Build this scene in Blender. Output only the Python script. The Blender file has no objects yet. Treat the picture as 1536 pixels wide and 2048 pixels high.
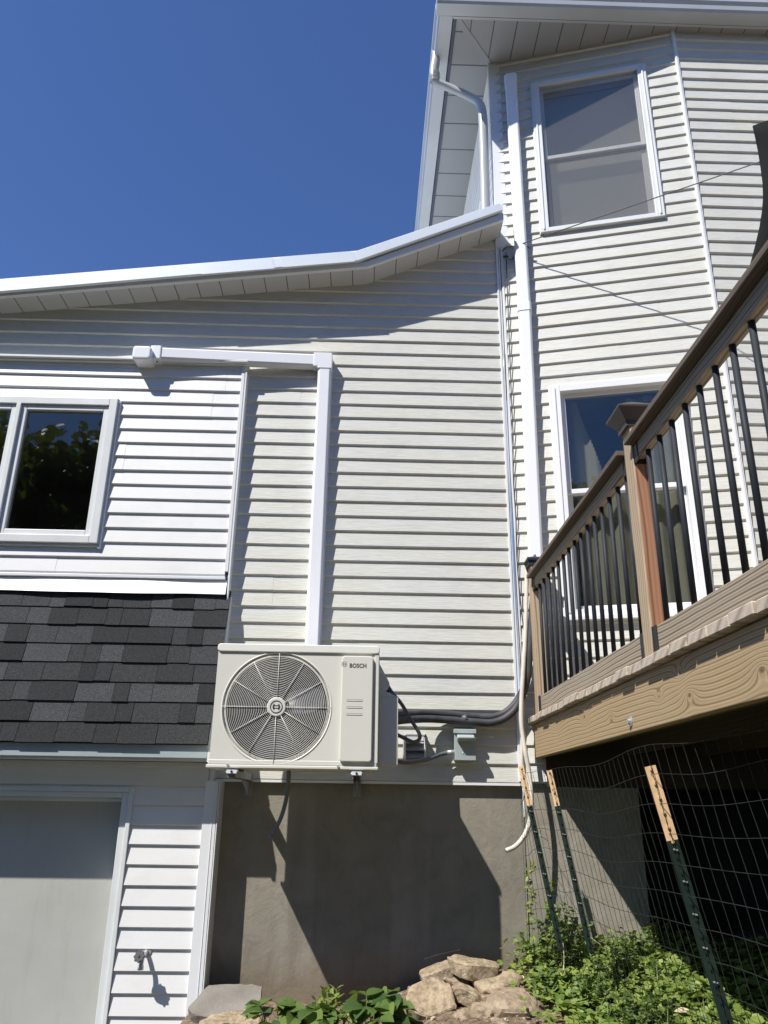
import bpy, bmesh, math, random
from mathutils import Vector, Matrix, noise
import numpy as np
random.seed(7)
R = math.radians
C = bpy.context.scene.collection

# ------------------------------------------------------------------ camera
F_PX, PITCH, ROLL, YAW, DIST = 1575.54, 0.354724, 0.0142111, 0.0207009, 4.82099
CAM = Vector((0, -DIST, 1.9))
FW = Vector((math.sin(YAW) * math.cos(PITCH), math.cos(YAW) * math.cos(PITCH), math.sin(PITCH)))
r0 = Vector((math.cos(YAW), -math.sin(YAW), 0)); u0 = r0.cross(FW)
RT = r0 * math.cos(ROLL) + u0 * math.sin(ROLL); UP = RT.cross(FW)
cd = bpy.data.cameras.new('camera'); cam = bpy.data.objects.new('camera', cd); C.objects.link(cam)
cam.matrix_world = Matrix(((RT.x, UP.x, -FW.x, CAM.x), (RT.y, UP.y, -FW.y, CAM.y), (RT.z, UP.z, -FW.z, CAM.z), (0, 0, 0, 1)))
cd.sensor_fit = 'VERTICAL'; cd.sensor_height = 24; cd.sensor_width = 18; cd.lens = 24 * F_PX / 2048
cd.clip_start = 0.05; cd.clip_end = 500
bpy.context.scene.camera = cam

# ------------------------------------------------------------------ sky, sun, exposure
LDIR = Vector((1.07, 1.0, -1.83)).normalized()
sun_el = math.asin(-LDIR.z)
W = bpy.data.worlds.new('World'); bpy.context.scene.world = W; W.use_nodes = True
wn = W.node_tree; wn.nodes.clear()
sky = wn.nodes.new('ShaderNodeTexSky'); sky.sky_type = 'NISHITA'; sky.sun_disc = False
sky.sun_elevation = sun_el; sky.sun_rotation = math.atan2(-LDIR.x, -LDIR.y)
sky.altitude = 800; sky.air_density = 1.0; sky.dust_density = 0.15; sky.ozone_density = 7.0
bg = wn.nodes.new('ShaderNodeBackground'); bg.inputs['Strength'].default_value = 0.089
wo = wn.nodes.new('ShaderNodeOutputWorld')
tint = wn.nodes.new('ShaderNodeMix'); tint.data_type = 'RGBA'; tint.blend_type = 'MULTIPLY'; tint.inputs[0].default_value = 1; tint.inputs[7].default_value = (1.0, 1.08, 1.34, 1)
wn.links.new(sky.outputs[0], tint.inputs[6]); wn.links.new(tint.outputs[2], bg.inputs['Color']); wn.links.new(bg.outputs[0], wo.inputs[0])
sd = bpy.data.lights.new('sun', 'SUN'); sd.energy = 5.0; sd.angle = R(0.53); sd.color = (1.0, 0.96, 0.90)
sun = bpy.data.objects.new('sun', sd); C.objects.link(sun)
sun.rotation_euler = LDIR.to_track_quat('-Z', 'Y').to_euler(); sun.location = (-8, -8, 14)
vs = bpy.context.scene.view_settings
vs.view_transform = 'Standard'; vs.look = 'None'; vs.exposure = 0.38; vs.gamma = 1.0
bpy.context.scene.cycles.max_bounces = 8
bpy.context.scene.cycles.transparent_max_bounces = 12

# ------------------------------------------------------------------ measuring helpers (image point -> place on a real plane)
def ray(x, y): return RT * ((x - 768) / F_PX) - UP * ((y - 1024) / F_PX) + FW
def P(x, y, Y=0.0):
    v = ray(x, y); return CAM + v * ((Y - CAM.y) / v.y)
def PX(x, y, X):
    v = ray(x, y); return CAM + v * ((X - CAM.x) / v.x)
def PZ(x, y, Z):
    v = ray(x, y); return CAM + v * ((Z - CAM.z) / v.z)

# ------------------------------------------------------------------ materials
def srgb(r, g, b): return tuple(((c / 255) / 12.92 if c / 255 <= .04045 else ((c / 255 + .055) / 1.055) ** 2.4) for c in (r, g, b))
class NT:
    def __init__(s, name):
        s.m = bpy.data.materials.new(name); s.m.use_nodes = True; s.t = s.m.node_tree; s.t.nodes.clear()
        s.out = s.n('ShaderNodeOutputMaterial')
    def n(s, typ, **kw):
        nd = s.t.nodes.new(typ)
        for k, v in kw.items():
            if k.startswith('i_'): nd.inputs[k[2:].replace('_', ' ')].default_value = v
            else: setattr(nd, k, v)
        return nd
    def l(s, a, b): s.t.links.new(a, b)
    def coord(s, scale=(1, 1, 1), loc=(0, 0, 0), rot=(0, 0, 0)):
        tc = s.n('ShaderNodeTexCoord'); mp = s.n('ShaderNodeMapping')
        mp.inputs['Scale'].default_value = scale; mp.inputs['Location'].default_value = loc; mp.inputs['Rotation'].default_value = rot
        s.l(tc.outputs['Object'], mp.inputs[0]); return mp.outputs[0]
    def noise(s, vec, scale=5, detail=4, rough=.55, dist=0):
        nd = s.n('ShaderNodeTexNoise'); nd.inputs['Scale'].default_value = scale; nd.inputs['Detail'].default_value = detail
        nd.inputs['Roughness'].default_value = rough; nd.inputs['Distortion'].default_value = dist
        s.l(vec, nd.inputs['Vector']); return nd.outputs[0]
    def ramp(s, fac, stops):
        nd = s.n('ShaderNodeValToRGB'); e = nd.color_ramp.elements
        while len(e) < len(stops): e.new(.5)
        for k, (p, c) in enumerate(stops):
            e[k].position = p; e[k].color = (*c, 1) if len(c) == 3 else c
        s.l(fac, nd.inputs[0]); return nd.outputs[0]
    def math(s, op, a, b=None, c=None):
        nd = s.n('ShaderNodeMath'); nd.operation = op
        for i, v in enumerate((a, b, c)):
            if v is None: continue
            if isinstance(v, (int, float)): nd.inputs[i].default_value = v
            else: s.l(v, nd.inputs[i])
        return nd.outputs[0]
    def mix(s, fac, a, b, typ='MIX'):
        nd = s.n('ShaderNodeMix'); nd.data_type = 'RGBA'; nd.blend_type = typ
        for sock, v in ((0, fac), (6, a), (7, b)):
            if isinstance(v, (int, float)): nd.inputs[sock].default_value = v
            elif isinstance(v, tuple): nd.inputs[sock].default_value = (*v, 1) if len(v) == 3 else v
            else: s.l(v, nd.inputs[sock])
        return nd.outputs[2]
    def bsdf(s, color, rough=.5, bump=None, bstr=.3, bdist=.01, spec=.5, metal=0, sub=0):
        b = s.n('ShaderNodeBsdfPrincipled')
        for k, v in (('Base Color', color), ('Roughness', rough), ('Metallic', metal), ('Specular IOR Level', spec)):
            if isinstance(v, tuple): b.inputs[k].default_value = (*v, 1) if len(v) == 3 else v
            elif isinstance(v, (int, float)): b.inputs[k].default_value = v
            else: s.l(v, b.inputs[k])
        if bump is not None:
            bp = s.n('ShaderNodeBump'); bp.inputs['Strength'].default_value = bstr; bp.inputs['Distance'].default_value = bdist
            s.l(bump, bp.inputs['Height']); s.l(bp.outputs[0], b.inputs['Normal'])
        s.l(b.outputs[0], s.out.inputs[0]); s.b = b; return s.m

def m_plain(name, col, rough=.45, var=.06, scale=6, bstr=.05, spec=.5, metal=0, bscale=60):
    t = NT(name); v = t.coord()
    n1 = t.noise(v, scale, 4); n2 = t.noise(v, bscale, 3)
    lo = tuple(c * (1 - var) for c in col); hi = tuple(min(1, c * (1 + var)) for c in col)
    return t.bsdf(t.ramp(n1, [(.3, lo), (.7, hi)]), rough, n2, bstr, .002, spec, metal)

def m_siding(name, col, yellow=.0, grain=.35):
    t = NT(name)
    v = t.coord((5, 5, 95)); g = t.noise(v, 1.6, 5, .6, .7)
    v2 = t.coord((.8, 1, 9)); big = t.noise(v2, 1.5, 3)
    v3 = t.coord((1.3, 1, 2.2)); dirt = t.noise(v3, 2.2, 5, .65)
    a = tuple(c * .93 for c in col); y = (col[0] * 1.0, col[1] * .985, col[2] * (.95 - yellow))
    c1 = t.ramp(big, [(.35, col), (.65, y)])
    c2 = t.mix(t.ramp(dirt, [(.50, (0, 0, 0)), (.8, (.45, .45, .45))]), c1, tuple(c * .80 for c in a))
    gl = t.ramp(g, [(.42, (0, 0, 0)), (.56, (1, 1, 1))])
    c3 = t.mix(.10 if grain > .1 else .02, c2, gl, 'MULTIPLY')
    return t.bsdf(c3, .42, g, grain, .0025, .4)

def m_wood(name, dark, mid, light, axis='Y', freq=55, knots=True, knot_scale=2.6, bend=7.0, rough=.75, spots=()):
    """ring lines that run along the board and close round its knots"""
    t = NT(name)
    sc = {'X': (.35, 1, 1), 'Y': (1, .35, 1), 'Z': (1, 1, .35)}[axis]
    sep = t.n('ShaderNodeSeparateXYZ'); t.l(t.coord(), sep.inputs[0])
    ax = {'X': (1, 2), 'Y': (0, 2), 'Z': (0, 1)}[axis]
    across = t.math('ADD', t.math('MULTIPLY', sep.outputs[ax[1]], 1.0), t.math('MULTIPLY', sep.outputs[ax[0]], .7))
    v = t.coord(sc)
    wob = t.noise(v, 3.0, 3, .5)
    val = t.math('ADD', t.math('MULTIPLY', across, freq), t.math('MULTIPLY', wob, bend))
    if knots:
        vo = t.n('ShaderNodeTexVoronoi'); vo.feature = 'F1'; vo.inputs['Scale'].default_value = knot_scale
        ksc = {'X': (1, 1.6, 2.4), 'Y': (1.6, 1, 2.4), 'Z': (1.9, 1.9, .9)}[axis]
        t.l(t.coord(ksc, (3.1, 1.7, .6)), vo.inputs['Vector'])
        k = t.math('POWER', 2.718, t.math('MULTIPLY', vo.outputs['Distance'], -6.5))
        val = t.math('ADD', val, t.math('MULTIPLY', k, 24.0))
    core = None
    for (ky, kz, kr) in spots:     # knots at their measured places on the board
        dd = t.math('SQRT', t.math('ADD', t.math('POWER', t.math('MULTIPLY', t.math('SUBTRACT', sep.outputs[1], ky), .55), 2.0), t.math('POWER', t.math('SUBTRACT', sep.outputs[2], kz), 2.0)))
        e_ = t.math('POWER', 2.718, t.math('MULTIPLY', dd, -1.0 / (kr * 1.5)))
        val = t.math('ADD', val, t.math('MULTIPLY', e_, 26.0 if kz > 2.25 else -24.0))
        cm = t.ramp(t.math('DIVIDE', dd, kr), [(.30, (1, 1, 1)), (.55, (0, 0, 0))]); core = cm if core is None else t.mix(1.0, core, cm, 'ADD')
    ring = t.math('SINE', val)
    ring01 = t.math('MULTIPLY_ADD', ring, .5, .5)
    fine = t.noise(t.coord({'X': (4, 90, 90), 'Y': (90, 4, 90), 'Z': (90, 90, 4)}[axis]), 1.2, 4, .65)
    big = t.noise(t.coord(sc), 1.6, 4, .6)
    base = t.ramp(ring01, [(.0, dark), (.14, mid), (.6, light), (1, mid)])
    c = t.mix(t.math('MULTIPLY', fine, .55), base, tuple(x * .55 for x in mid))
    c = t.mix(t.ramp(big, [(.35, (0, 0, 0)), (.75, (.5, .5, .5))]), c, tuple(x * .72 + .02 for x in light))
    if knots: c = t.mix(t.ramp(k, [(.62, (0, 0, 0)), (.74, (.85, .85, .85))]), c, tuple(x * .55 for x in dark))
    if core is not None: c = t.mix(t.math('MULTIPLY', core, .75), c, (.11, .065, .035))
    h = t.math('ADD', t.math('MULTIPLY', ring01, .5), fine)
    return t.bsdf(c, rough, h, .22, .002, .2)

M = {}
M['siding'] = m_siding('cream vinyl siding', (.600, .605, .575), .045, .8)
M['siding_white'] = m_siding('white vinyl siding', (.72, .725, .725), .0, .04)
M['trim'] = m_plain('white trim', (.74, .75, .755), .4, .03, 3, .03)
M['trim_grey'] = m_plain('aged grey white trim', (.66, .68, .67), .45, .06, 4, .05)
M['gutter'] = m_plain('painted aluminium', (.48, .50, .51), .32, .05, 2, .03)
M['metal_roof'] = m_plain('pale roof edge metal', (.72, .77, .80), .35, .05, 2, .05, .5, .15)
M['dark_gap'] = m_plain('dark board with sky tint in colour', (.07, .08, .12), .5, .2, 3)  # dark blue holds the gap's shade and the sky's reflection in its colour
M['cover'] = m_plain('white plastic line cover', (.78, .79, .82), .32, .02, 3, .02)
M['ac'] = m_plain('warm grey painted steel', (.66, .65, .575), .42, .02, 3, .02)
M['ac_light'] = m_plain('warm grey light', (.76, .75, .68), .38, .02, 3, .02)
M['ac_dark'] = m_plain('dark fan chamber', (.016, .016, .018), .5, .1, 5)
M['ac_fan'] = m_plain('grey fan plastic', (.055, .057, .075), .35, .1, 5)
M['ink'] = m_plain('dark grey ink', (.06, .06, .065), .5, .05)
M['ink_soft'] = m_plain('soft grey ink', (.20, .20, .19), .5, .05)
M['galv'] = m_plain('galvanised metal', (.55, .56, .56), .35, .12, 20, .05, .5, .6)
M['box'] = m_plain('grey green enamel', (.36, .41, .41), .45, .05, 10, .05)
M['vent'] = m_plain('grey vent plastic', (.30, .31, .32), .5, .08, 10, .05)
M['rubber'] = m_plain('black foam insulation', (.045, .047, .053), .6, .35, 14, .25)
M['blackplastic'] = m_plain('black plastic', (.016, .016, .018), .6, .2, 10)
M['conduit'] = m_plain('dark grey conduit', (.11, .115, .12), .42, .15, 14, .1)
M['hose'] = m_plain('off white drain hose', (.64, .60, .52), .5, .10, 16, .2)
M['wire'] = m_plain('dark wire', (.05, .052, .055), .5, .2)
M['fencewire'] = m_plain('green coated wire', (.028, .032, .028), .6, .3, 20, .0, .12)
M['bal'] = m_plain('black aluminium baluster', (.020, .024, .030), .62, .25, 12, .08, .3)
M['cap'] = m_plain('dark bronze post cap', (.07, .058, .05), .5, .2, 10)
M['door'] = m_plain('beige grey painted door', (.43, .43, .40), .5, .06, 1.8, .12, .4, 0, 14)
t = NT('painted garage door'); v = t.coord(); n1 = t.noise(v, 1.6, 4); n2 = t.noise(t.coord((7, 1, 1.2)), 2.2, 6, .7); n3 = t.noise(v, 120, 2)
c = t.ramp(n1, [(.3, (.40, .40, .37)), (.7, (.455, .455, .42))]); c = t.mix(t.ramp(n2, [(.52, (0, 0, 0)), (.72, (.35, .35, .35))]), c, (.33, .32, .28))
c = t.mix(t.ramp(t.noise(v, 26, 5, .75), [(.70, (0, 0, 0)), (.74, (.5, .5, .5))]), c, (.25, .23, .2))
M['door'] = t.bsdf(c, .5, t.math('ADD', n1, t.math('MULTIPLY', n3, .05)), .35, .02, .4)
M['cloth'] = m_plain('dark grey canvas', (.020, .021, .021), .9, .15, 4, .3, .04)
M['tgreen'] = m_plain('dark green post paint', (.012, .022, .017), .55, .25, 18, .1, .2)
M['ttop'] = m_plain('pale orange post tip paint', (.62, .42, .23), .5, .14, 22, .1)
M['beam'] = m_wood('treated lumber', (.19, .12, .052), (.38, .275, .15), (.52, .40, .245), 'Y', 330, False, 1.9, 9, spots=[(*PX(x_, y_, 1.0).yz, r_) for x_, y_, r_ in ((1358.6, 1344.7, .012), (1523.8, 1340, .020), (1379, 1390.6, .016), (1318, 1393, .008), (1114, 1445, .020), (1168.7, 1433.5, .016), (1222, 1432, .007))])
M['rail'] = m_wood('weathered rail wood', (.075, .055, .038), (.29, .235, .17), (.50, .435, .335), 'Y', 300, True, 2.1, 18)
M['beam_shaded'] = m_wood('lumber with shade in colour', (.025, .020, .013), (.050, .038, .024), (.075, .058, .037), 'Y', 300, False, 2, 8)  # darker copy of the treated lumber, with under-deck shade in the colour
M['block'] = m_plain('shade-blackened block wall', (.032, .030, .026), .95, .25, 5, .4)  # near-black colour stands in for the deep shade below the deck
M['post'] = m_wood('weathered post wood', (.15, .095, .058), (.43, .32, .21), (.60, .48, .34), 'Z', 300, True, 1.7, 14)
M['redpost'] = m_wood('reddish post wood', (.16, .065, .035), (.36, .175, .10), (.45, .245, .15), 'Z', 260, True, 1.3, 9)
M['railcap'] = m_wood('dark weathered cap board', (.055, .042, .033), (.125, .10, .08), (.19, .16, .13), 'Y', 420, True, 2.3, 13)
M['board'] = m_wood('deck board wood', (.26, .205, .15), (.50, .42, .33), (.62, .54, .44), 'X', 70, False, 2, 6.0)

def m_attr(name, rough=.9, bstr=.6, bscale=260, bdist=.003, speck=.35):
    t = NT(name); a = t.n('ShaderNodeAttribute'); a.attribute_name = 'tone'
    n = t.noise(t.coord(), bscale, 2, .7)
    c = t.mix(speck, a.outputs['Color'], t.ramp(n, [(.3, (.15, .15, .15)), (.52, (.8, .8, .8)), (.75, (2.2, 2.2, 2.2))]), 'MULTIPLY')
    return t.bsdf(c, rough, n, bstr, bdist, .3)
M['shingle'] = m_attr('asphalt shingle', .92, .9, 240, .004, .85)
t = NT('stucco foundation')
v = t.coord(); n1 = t.noise(v, 1.1, 5, .6); n2 = t.noise(v, 7, 6, .6, 1.2); n3 = t.noise(v, 45, 6, .7); st = t.noise(t.coord((9, 9, .5)), 1.0, 4)
c = t.ramp(n1, [(.3, (.215, .198, .160)), (.7, (.305, .285, .235))])
c = t.mix(t.ramp(st, [(.5, (0, 0, 0)), (.72, (.5, .5, .5))]), c, (.34, .31, .27))
c = t.mix(t.ramp(n2, [(.45, (0, 0, 0)), (.7, (.35, .35, .35))]), c, (.15, .13, .105))
sp = t.n('ShaderNodeSeparateXYZ'); t.l(v, sp.inputs[0])
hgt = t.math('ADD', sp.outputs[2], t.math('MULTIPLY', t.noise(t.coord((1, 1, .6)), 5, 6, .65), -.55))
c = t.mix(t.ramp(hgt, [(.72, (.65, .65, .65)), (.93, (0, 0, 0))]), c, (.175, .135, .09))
M['stucco'] = t.bsdf(c, .95, t.math('ADD', n2, t.math('MULTIPLY', n3, .5)), .30, .014, .12)
t = NT('soil')
v = t.coord(); n1 = t.noise(v, 3, 5); n2 = t.noise(v, 38, 5, .7)
M['soil'] = t.bsdf(t.ramp(n2, [(.3, (.07, .045, .028)), (.55, (.20, .14, .09)), (.75, (.34, .27, .19))]), .95, t.math('ADD', n1, n2), .9, .03, .1)
t = NT('field stone')
v = t.coord(); n1 = t.noise(v, 3.5, 5, .6, .5); n2 = t.noise(v, 30, 6, .7); oi = t.n('ShaderNodeObjectInfo')
c = t.ramp(n1, [(.28, (.29, .215, .135)), (.5, (.50, .40, .265)), (.72, (.64, .55, .40))])
c = t.mix(t.ramp(n2, [(.42, (0, 0, 0)), (.65, (.75, .75, .75))]), c, (.13, .095, .07))
c = t.mix(t.math('MULTIPLY', oi.outputs['Random'], .45), c, (.24, .19, .15))
M['stone'] = t.bsdf(c, .95, t.math('ADD', n1, t.math('MULTIPLY', n2, .9)), .9, .02, .1)
t = NT('flat grey stone')
v = t.coord(); n1 = t.noise(v, 4, 5); n2 = t.noise(v, 40, 6, .7)
M['slab'] = t.bsdf(t.ramp(n1, [(.3, (.17, .155, .13)), (.7, (.27, .25, .22))]), .9, n2, .6, .01, .2)
def m_leaf(name, a, b, rough=.5, trans=.35):
    t = NT(name); at = t.n('ShaderNodeAttribute'); at.attribute_name = 'tone'
    c = t.mix(at.outputs['Fac'], a, b)
    n = t.noise(t.coord(), 90, 3); c = t.mix(t.math('MULTIPLY', n, .35), c, tuple(x * .5 for x in a))
    d = t.n('ShaderNodeBsdfPrincipled'); t.l(c, d.inputs['Base Color']); d.inputs['Roughness'].default_value = rough; d.inputs['Specular IOR Level'].default_value = .35
    tr = t.n('ShaderNodeBsdfTranslucent'); c2 = t.mix(.5, c, (.30, .42, .04)); t.l(c2, tr.inputs[0])
    mx = t.n('ShaderNodeMixShader'); mx.inputs[0].default_value = trans
    t.l(d.outputs[0], mx.inputs[1]); t.l(tr.outputs[0], mx.inputs[2]); t.l(mx.outputs[0], t.out.inputs[0]); return t.m
M['ivy'] = m_leaf('ground ivy leaf', (.10, .18, .03), (.36, .44, .11))
M['weed'] = m_leaf('weed leaf', (.08, .14, .035), (.24, .32, .10))
M['straw_leaf'] = m_leaf('broad garden leaf', (.04, .095, .028), (.20, .28, .07), .45, .3)
M['young'] = m_leaf('young leaf', (.17, .25, .04), (.36, .42, .11), .45, .35)
M['tree_leaf'] = m_leaf('tree leaf', (.018, .034, .012), (.05, .075, .022), .5, .3)
M['stem'] = m_plain('green brown stem', (.16, .15, .06), .6, .25, 10)
M['dry'] = m_plain('dry straw', (.50, .42, .28), .7, .2, 20)
M['bark'] = m_plain('bark', (.11, .08, .055), .9, .3, 8, .5)
t = NT('window glass')
fr = t.n('ShaderNodeLayerWeight'); fr.inputs[0].default_value = .5
gl = t.n('ShaderNodeBsdfGlossy'); gl.inputs['Roughness'].default_value = .015; gl.inputs['Color'].default_value = (.78, .78, .72, 1)
wob = t.noise(t.coord((1, 1, 1)), 1.6, 1); bp = t.n('ShaderNodeBump'); bp.inputs['Strength'].default_value = .04; bp.inputs['Distance'].default_value = .03
t.l(wob, bp.inputs['Height']); t.l(bp.outputs[0], gl.inputs['Normal'])
tp = t.n('ShaderNodeBsdfTransparent'); tp.inputs[0].default_value = (.77, .77, .74, 1)
mx = t.n('ShaderNodeMixShader'); fac = t.math('MULTIPLY_ADD', t.math('POWER', fr.outputs[1], 3.0), .75, .085)
t.l(fac, mx.inputs[0]); t.l(tp.outputs[0], mx.inputs[1]); t.l(gl.outputs[0], mx.inputs[2]); t.l(mx.outputs[0], t.out.inputs[0])
M['glass'] = t.m
t = NT('storm window glass'); lw = t.n('ShaderNodeLayerWeight'); lw.inputs[0].default_value = .5
gl = t.n('ShaderNodeBsdfGlossy'); gl.inputs['Roughness'].default_value = .03; gl.inputs['Color'].default_value = (.75, .75, .72, 1); tp = t.n('ShaderNodeBsdfTransparent'); tp.inputs[0].default_value = (.95, .95, .94, 1)
df = t.n('ShaderNodeBsdfDiffuse'); df.inputs[0].default_value = (.42, .42, .42, 1); m1 = t.n('ShaderNodeMixShader'); m1.inputs[0].default_value = .085; t.l(tp.outputs[0], m1.inputs[1]); t.l(df.outputs[0], m1.inputs[2])
mx = t.n('ShaderNodeMixShader'); t.l(t.math('MULTIPLY_ADD', t.math('POWER', lw.outputs[1], 3.0), .5, .03), mx.inputs[0]); t.l(m1.outputs[0], mx.inputs[1]); t.l(gl.outputs[0], mx.inputs[2]); t.l(mx.outputs[0], t.out.inputs[0]); M['storm'] = t.m
t = NT('insect screen'); tp = t.n('ShaderNodeBsdfTransparent'); tp.inputs[0].default_value = (.9, .9, .9, 1)
d = t.n('ShaderNodeBsdfDiffuse'); d.inputs[0].default_value = (.40, .41, .41, 1); mx = t.n('ShaderNodeMixShader'); mx.inputs[0].default_value = .30
t.l(tp.outputs[0], mx.inputs[1]); t.l(d.outputs[0], mx.inputs[2]); t.l(mx.outputs[0], t.out.inputs[0]); M['screen'] = t.m
M['blind'] = m_plain('pale roller shade', (.80, .80, .78), .85, .03, 3, .1)
M['curtain'] = m_plain('olive grey curtain', (.42, .425, .37), .9, .08, 3, .2)
M['room'] = m_plain('dim room', (.40, .40, .40), .9, .1)
def m_soffit(name, axis, col=(.33, .335, .335), w=.17):  # the panels are white; the default grey carries the shade under the eaves
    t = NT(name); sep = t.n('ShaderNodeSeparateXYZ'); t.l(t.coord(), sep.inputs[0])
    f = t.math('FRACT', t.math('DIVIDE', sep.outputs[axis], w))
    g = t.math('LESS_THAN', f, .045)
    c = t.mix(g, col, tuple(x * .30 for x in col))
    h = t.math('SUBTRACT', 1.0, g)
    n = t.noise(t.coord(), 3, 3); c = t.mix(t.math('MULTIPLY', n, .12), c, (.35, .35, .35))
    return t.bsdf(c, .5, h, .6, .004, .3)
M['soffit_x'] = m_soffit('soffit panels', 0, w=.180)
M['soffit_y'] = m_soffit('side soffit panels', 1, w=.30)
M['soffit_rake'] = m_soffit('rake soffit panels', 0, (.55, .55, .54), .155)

# ------------------------------------------------------------------ mesh builder
class MB:
    def __init__(s): s.v = []; s.f = []; s.tone = []; s.mi = []; s.cur = 0; s.t = (1, 1, 1)
    def add(s, verts, faces):
        o = len(s.v); s.v += [tuple(p) for p in verts]
        for f in faces: s.f.append(tuple(i + o for i in f)); s.tone.append(s.t); s.mi.append(s.cur)
        return s
    def box(s, x0, x1, y0, y1, z0, z1):
        return s.add([(x, y, z) for x in (x0, x1) for y in (y0, y1) for z in (z0, z1)],
                     [(0, 1, 3, 2), (4, 6, 7, 5), (0, 4, 5, 1), (2, 3, 7, 6), (0, 2, 6, 4), (1, 5, 7, 3)])
    def hexa(s, p):  # 8 points: bottom ring 4, top ring 4
        return s.add(p, [(3, 2, 1, 0), (4, 5, 6, 7), (0, 1, 5, 4), (1, 2, 6, 5), (2, 3, 7, 6), (3, 0, 4, 7)])
    def prism(s, poly, d):  # planar polygon extruded by vector d
        n = len(poly); d = Vector(d); a = [Vector(p) for p in poly]
        return s.add(a + [p + d for p in a], [tuple(range(n))[::-1], tuple(range(n, 2 * n))] + [(i, (i + 1) % n, n + (i + 1) % n, n + i) for i in range(n)])
    def quad(s, a, b, c, d): return s.add([a, b, c, d], [(0, 1, 2, 3)])
    def tube(s, pts, r, n=10, cap=True, closed=False, flat=1.0):
        pts = [Vector(p) for p in pts]; m = len(pts); rs = r if isinstance(r, (list, tuple)) else [r] * m
        vs = []; prev = None
        for i, p in enumerate(pts):
            if closed: d = pts[(i + 1) % m] - pts[i - 1]
            else: d = pts[min(i + 1, m - 1)] - pts[max(i - 1, 0)]
            d.normalize()
            if prev is None: a = d.orthogonal().normalized()
            else:
                a = prev - d * prev.dot(d)
                a = a.normalized() if a.length > 1e-6 else d.orthogonal().normalized()
            prev = a; b = d.cross(a)
            for k in range(n):
                an = 2 * math.pi * k / n; vs.append(p + (a * math.cos(an) + b * math.sin(an) * flat) * rs[i])
        fs = []
        for i in range(m if closed else m - 1):
            j = (i + 1) % m
            for k in range(n): fs.append((i * n + k, i * n + (k + 1) % n, j * n + (k + 1) % n, j * n + k))
        if cap and not closed: fs += [tuple(range(n))[::-1], tuple(range((m - 1) * n, m * n))]
        return s.add(vs, fs)
    def build(s, name, mat, parent=None, bevel=0, smooth=False, loc=None, rotz=0, seg=2):
        me = bpy.data.meshes.new(name); me.from_pydata(s.v, [], s.f)
        mats = mat if isinstance(mat, (list, tuple)) else [mat]
        for m in mats: me.materials.append(M[m] if isinstance(m, str) else m)
        if len(mats) > 1: me.polygons.foreach_set('material_index', s.mi)
        if any(t != (1, 1, 1) for t in s.tone):
            at = me.color_attributes.new('tone', 'FLOAT_COLOR', 'CORNER')
            arr = []
            for p, tn in zip(me.polygons, s.tone): arr += [tn[0], tn[1], tn[2], 1.0] * p.loop_total
            at.data.foreach_set('color', arr)
        me.validate()
        if smooth: me.polygons.foreach_set('use_smooth', [True] * len(me.polygons))
        me.update()
        o = bpy.data.objects.new(name, me); C.objects.link(o)
        if parent: o.parent = parent
        if loc is not None: o.location = loc
        o.rotation_euler.z = rotz
        bm = bmesh.new(); bm.from_mesh(me)
        bmesh.ops.recalc_face_normals(bm, faces=bm.faces); bm.to_mesh(me); bm.free()
        if bevel:
            b = o.modifiers.new('bevel', 'BEVEL'); b.width = bevel; b.segments = seg; b.limit_method = 'ANGLE'; b.angle_limit = R(35)
        return o
def tag(o, label=None, cat=None, group=None, kind=None):
    for k, v in (('label', label), ('category', cat), ('group', group), ('kind', kind)):
        if v: o[k] = v
    return o
def empty(name, loc=(0, 0, 0), rotz=0, parent=None):
    o = bpy.data.objects.new(name, None); o.empty_display_size = .1; C.objects.link(o); o.location = loc; o.rotation_euler.z = rotz
    if parent: o.parent = parent
    return o
def curve_pts(pts, n=8):
    """Catmull-Rom through the points"""
    pts = [Vector(p) for p in pts]; out = []
    for i in range(len(pts) - 1):
        p0 = pts[max(i - 1, 0)]; p1 = pts[i]; p2 = pts[i + 1]; p3 = pts[min(i + 2, len(pts) - 1)]
        for k in range(n):
            t_ = k / n; out.append(.5 * ((2 * p1) + (p2 - p0) * t_ + (2 * p0 - 5 * p1 + 4 * p2 - p3) * t_ ** 2 + (3 * p1 - p0 - 3 * p2 + p3) * t_ ** 3))
    return out + [pts[-1]]
def rrect(x0, x1, z0, z1, r, n=5):
    out = []
    for cx, cz, a0 in ((x1 - r, z1 - r, 0), (x0 + r, z1 - r, 90), (x0 + r, z0 + r, 180), (x1 - r, z0 + r, 270)):
        for k in range(n + 1):
            a = R(a0 + 90 * k / n); out.append((cx + r * math.cos(a), cz + r * math.sin(a)))
    return out

# ------------------------------------------------------------------ HOUSE
house = empty('house', (0, 0, 0))
tag(house, 'white vinyl sided house with a lower wing, a tall angled section and a stucco foundation', 'house')
PITCH_L = .1017; Z0 = 2.637
TH = R(14.2); XA = .93; BX, BY = XA + 1.43 * math.cos(TH), -1.43 * math.sin(TH)

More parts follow.
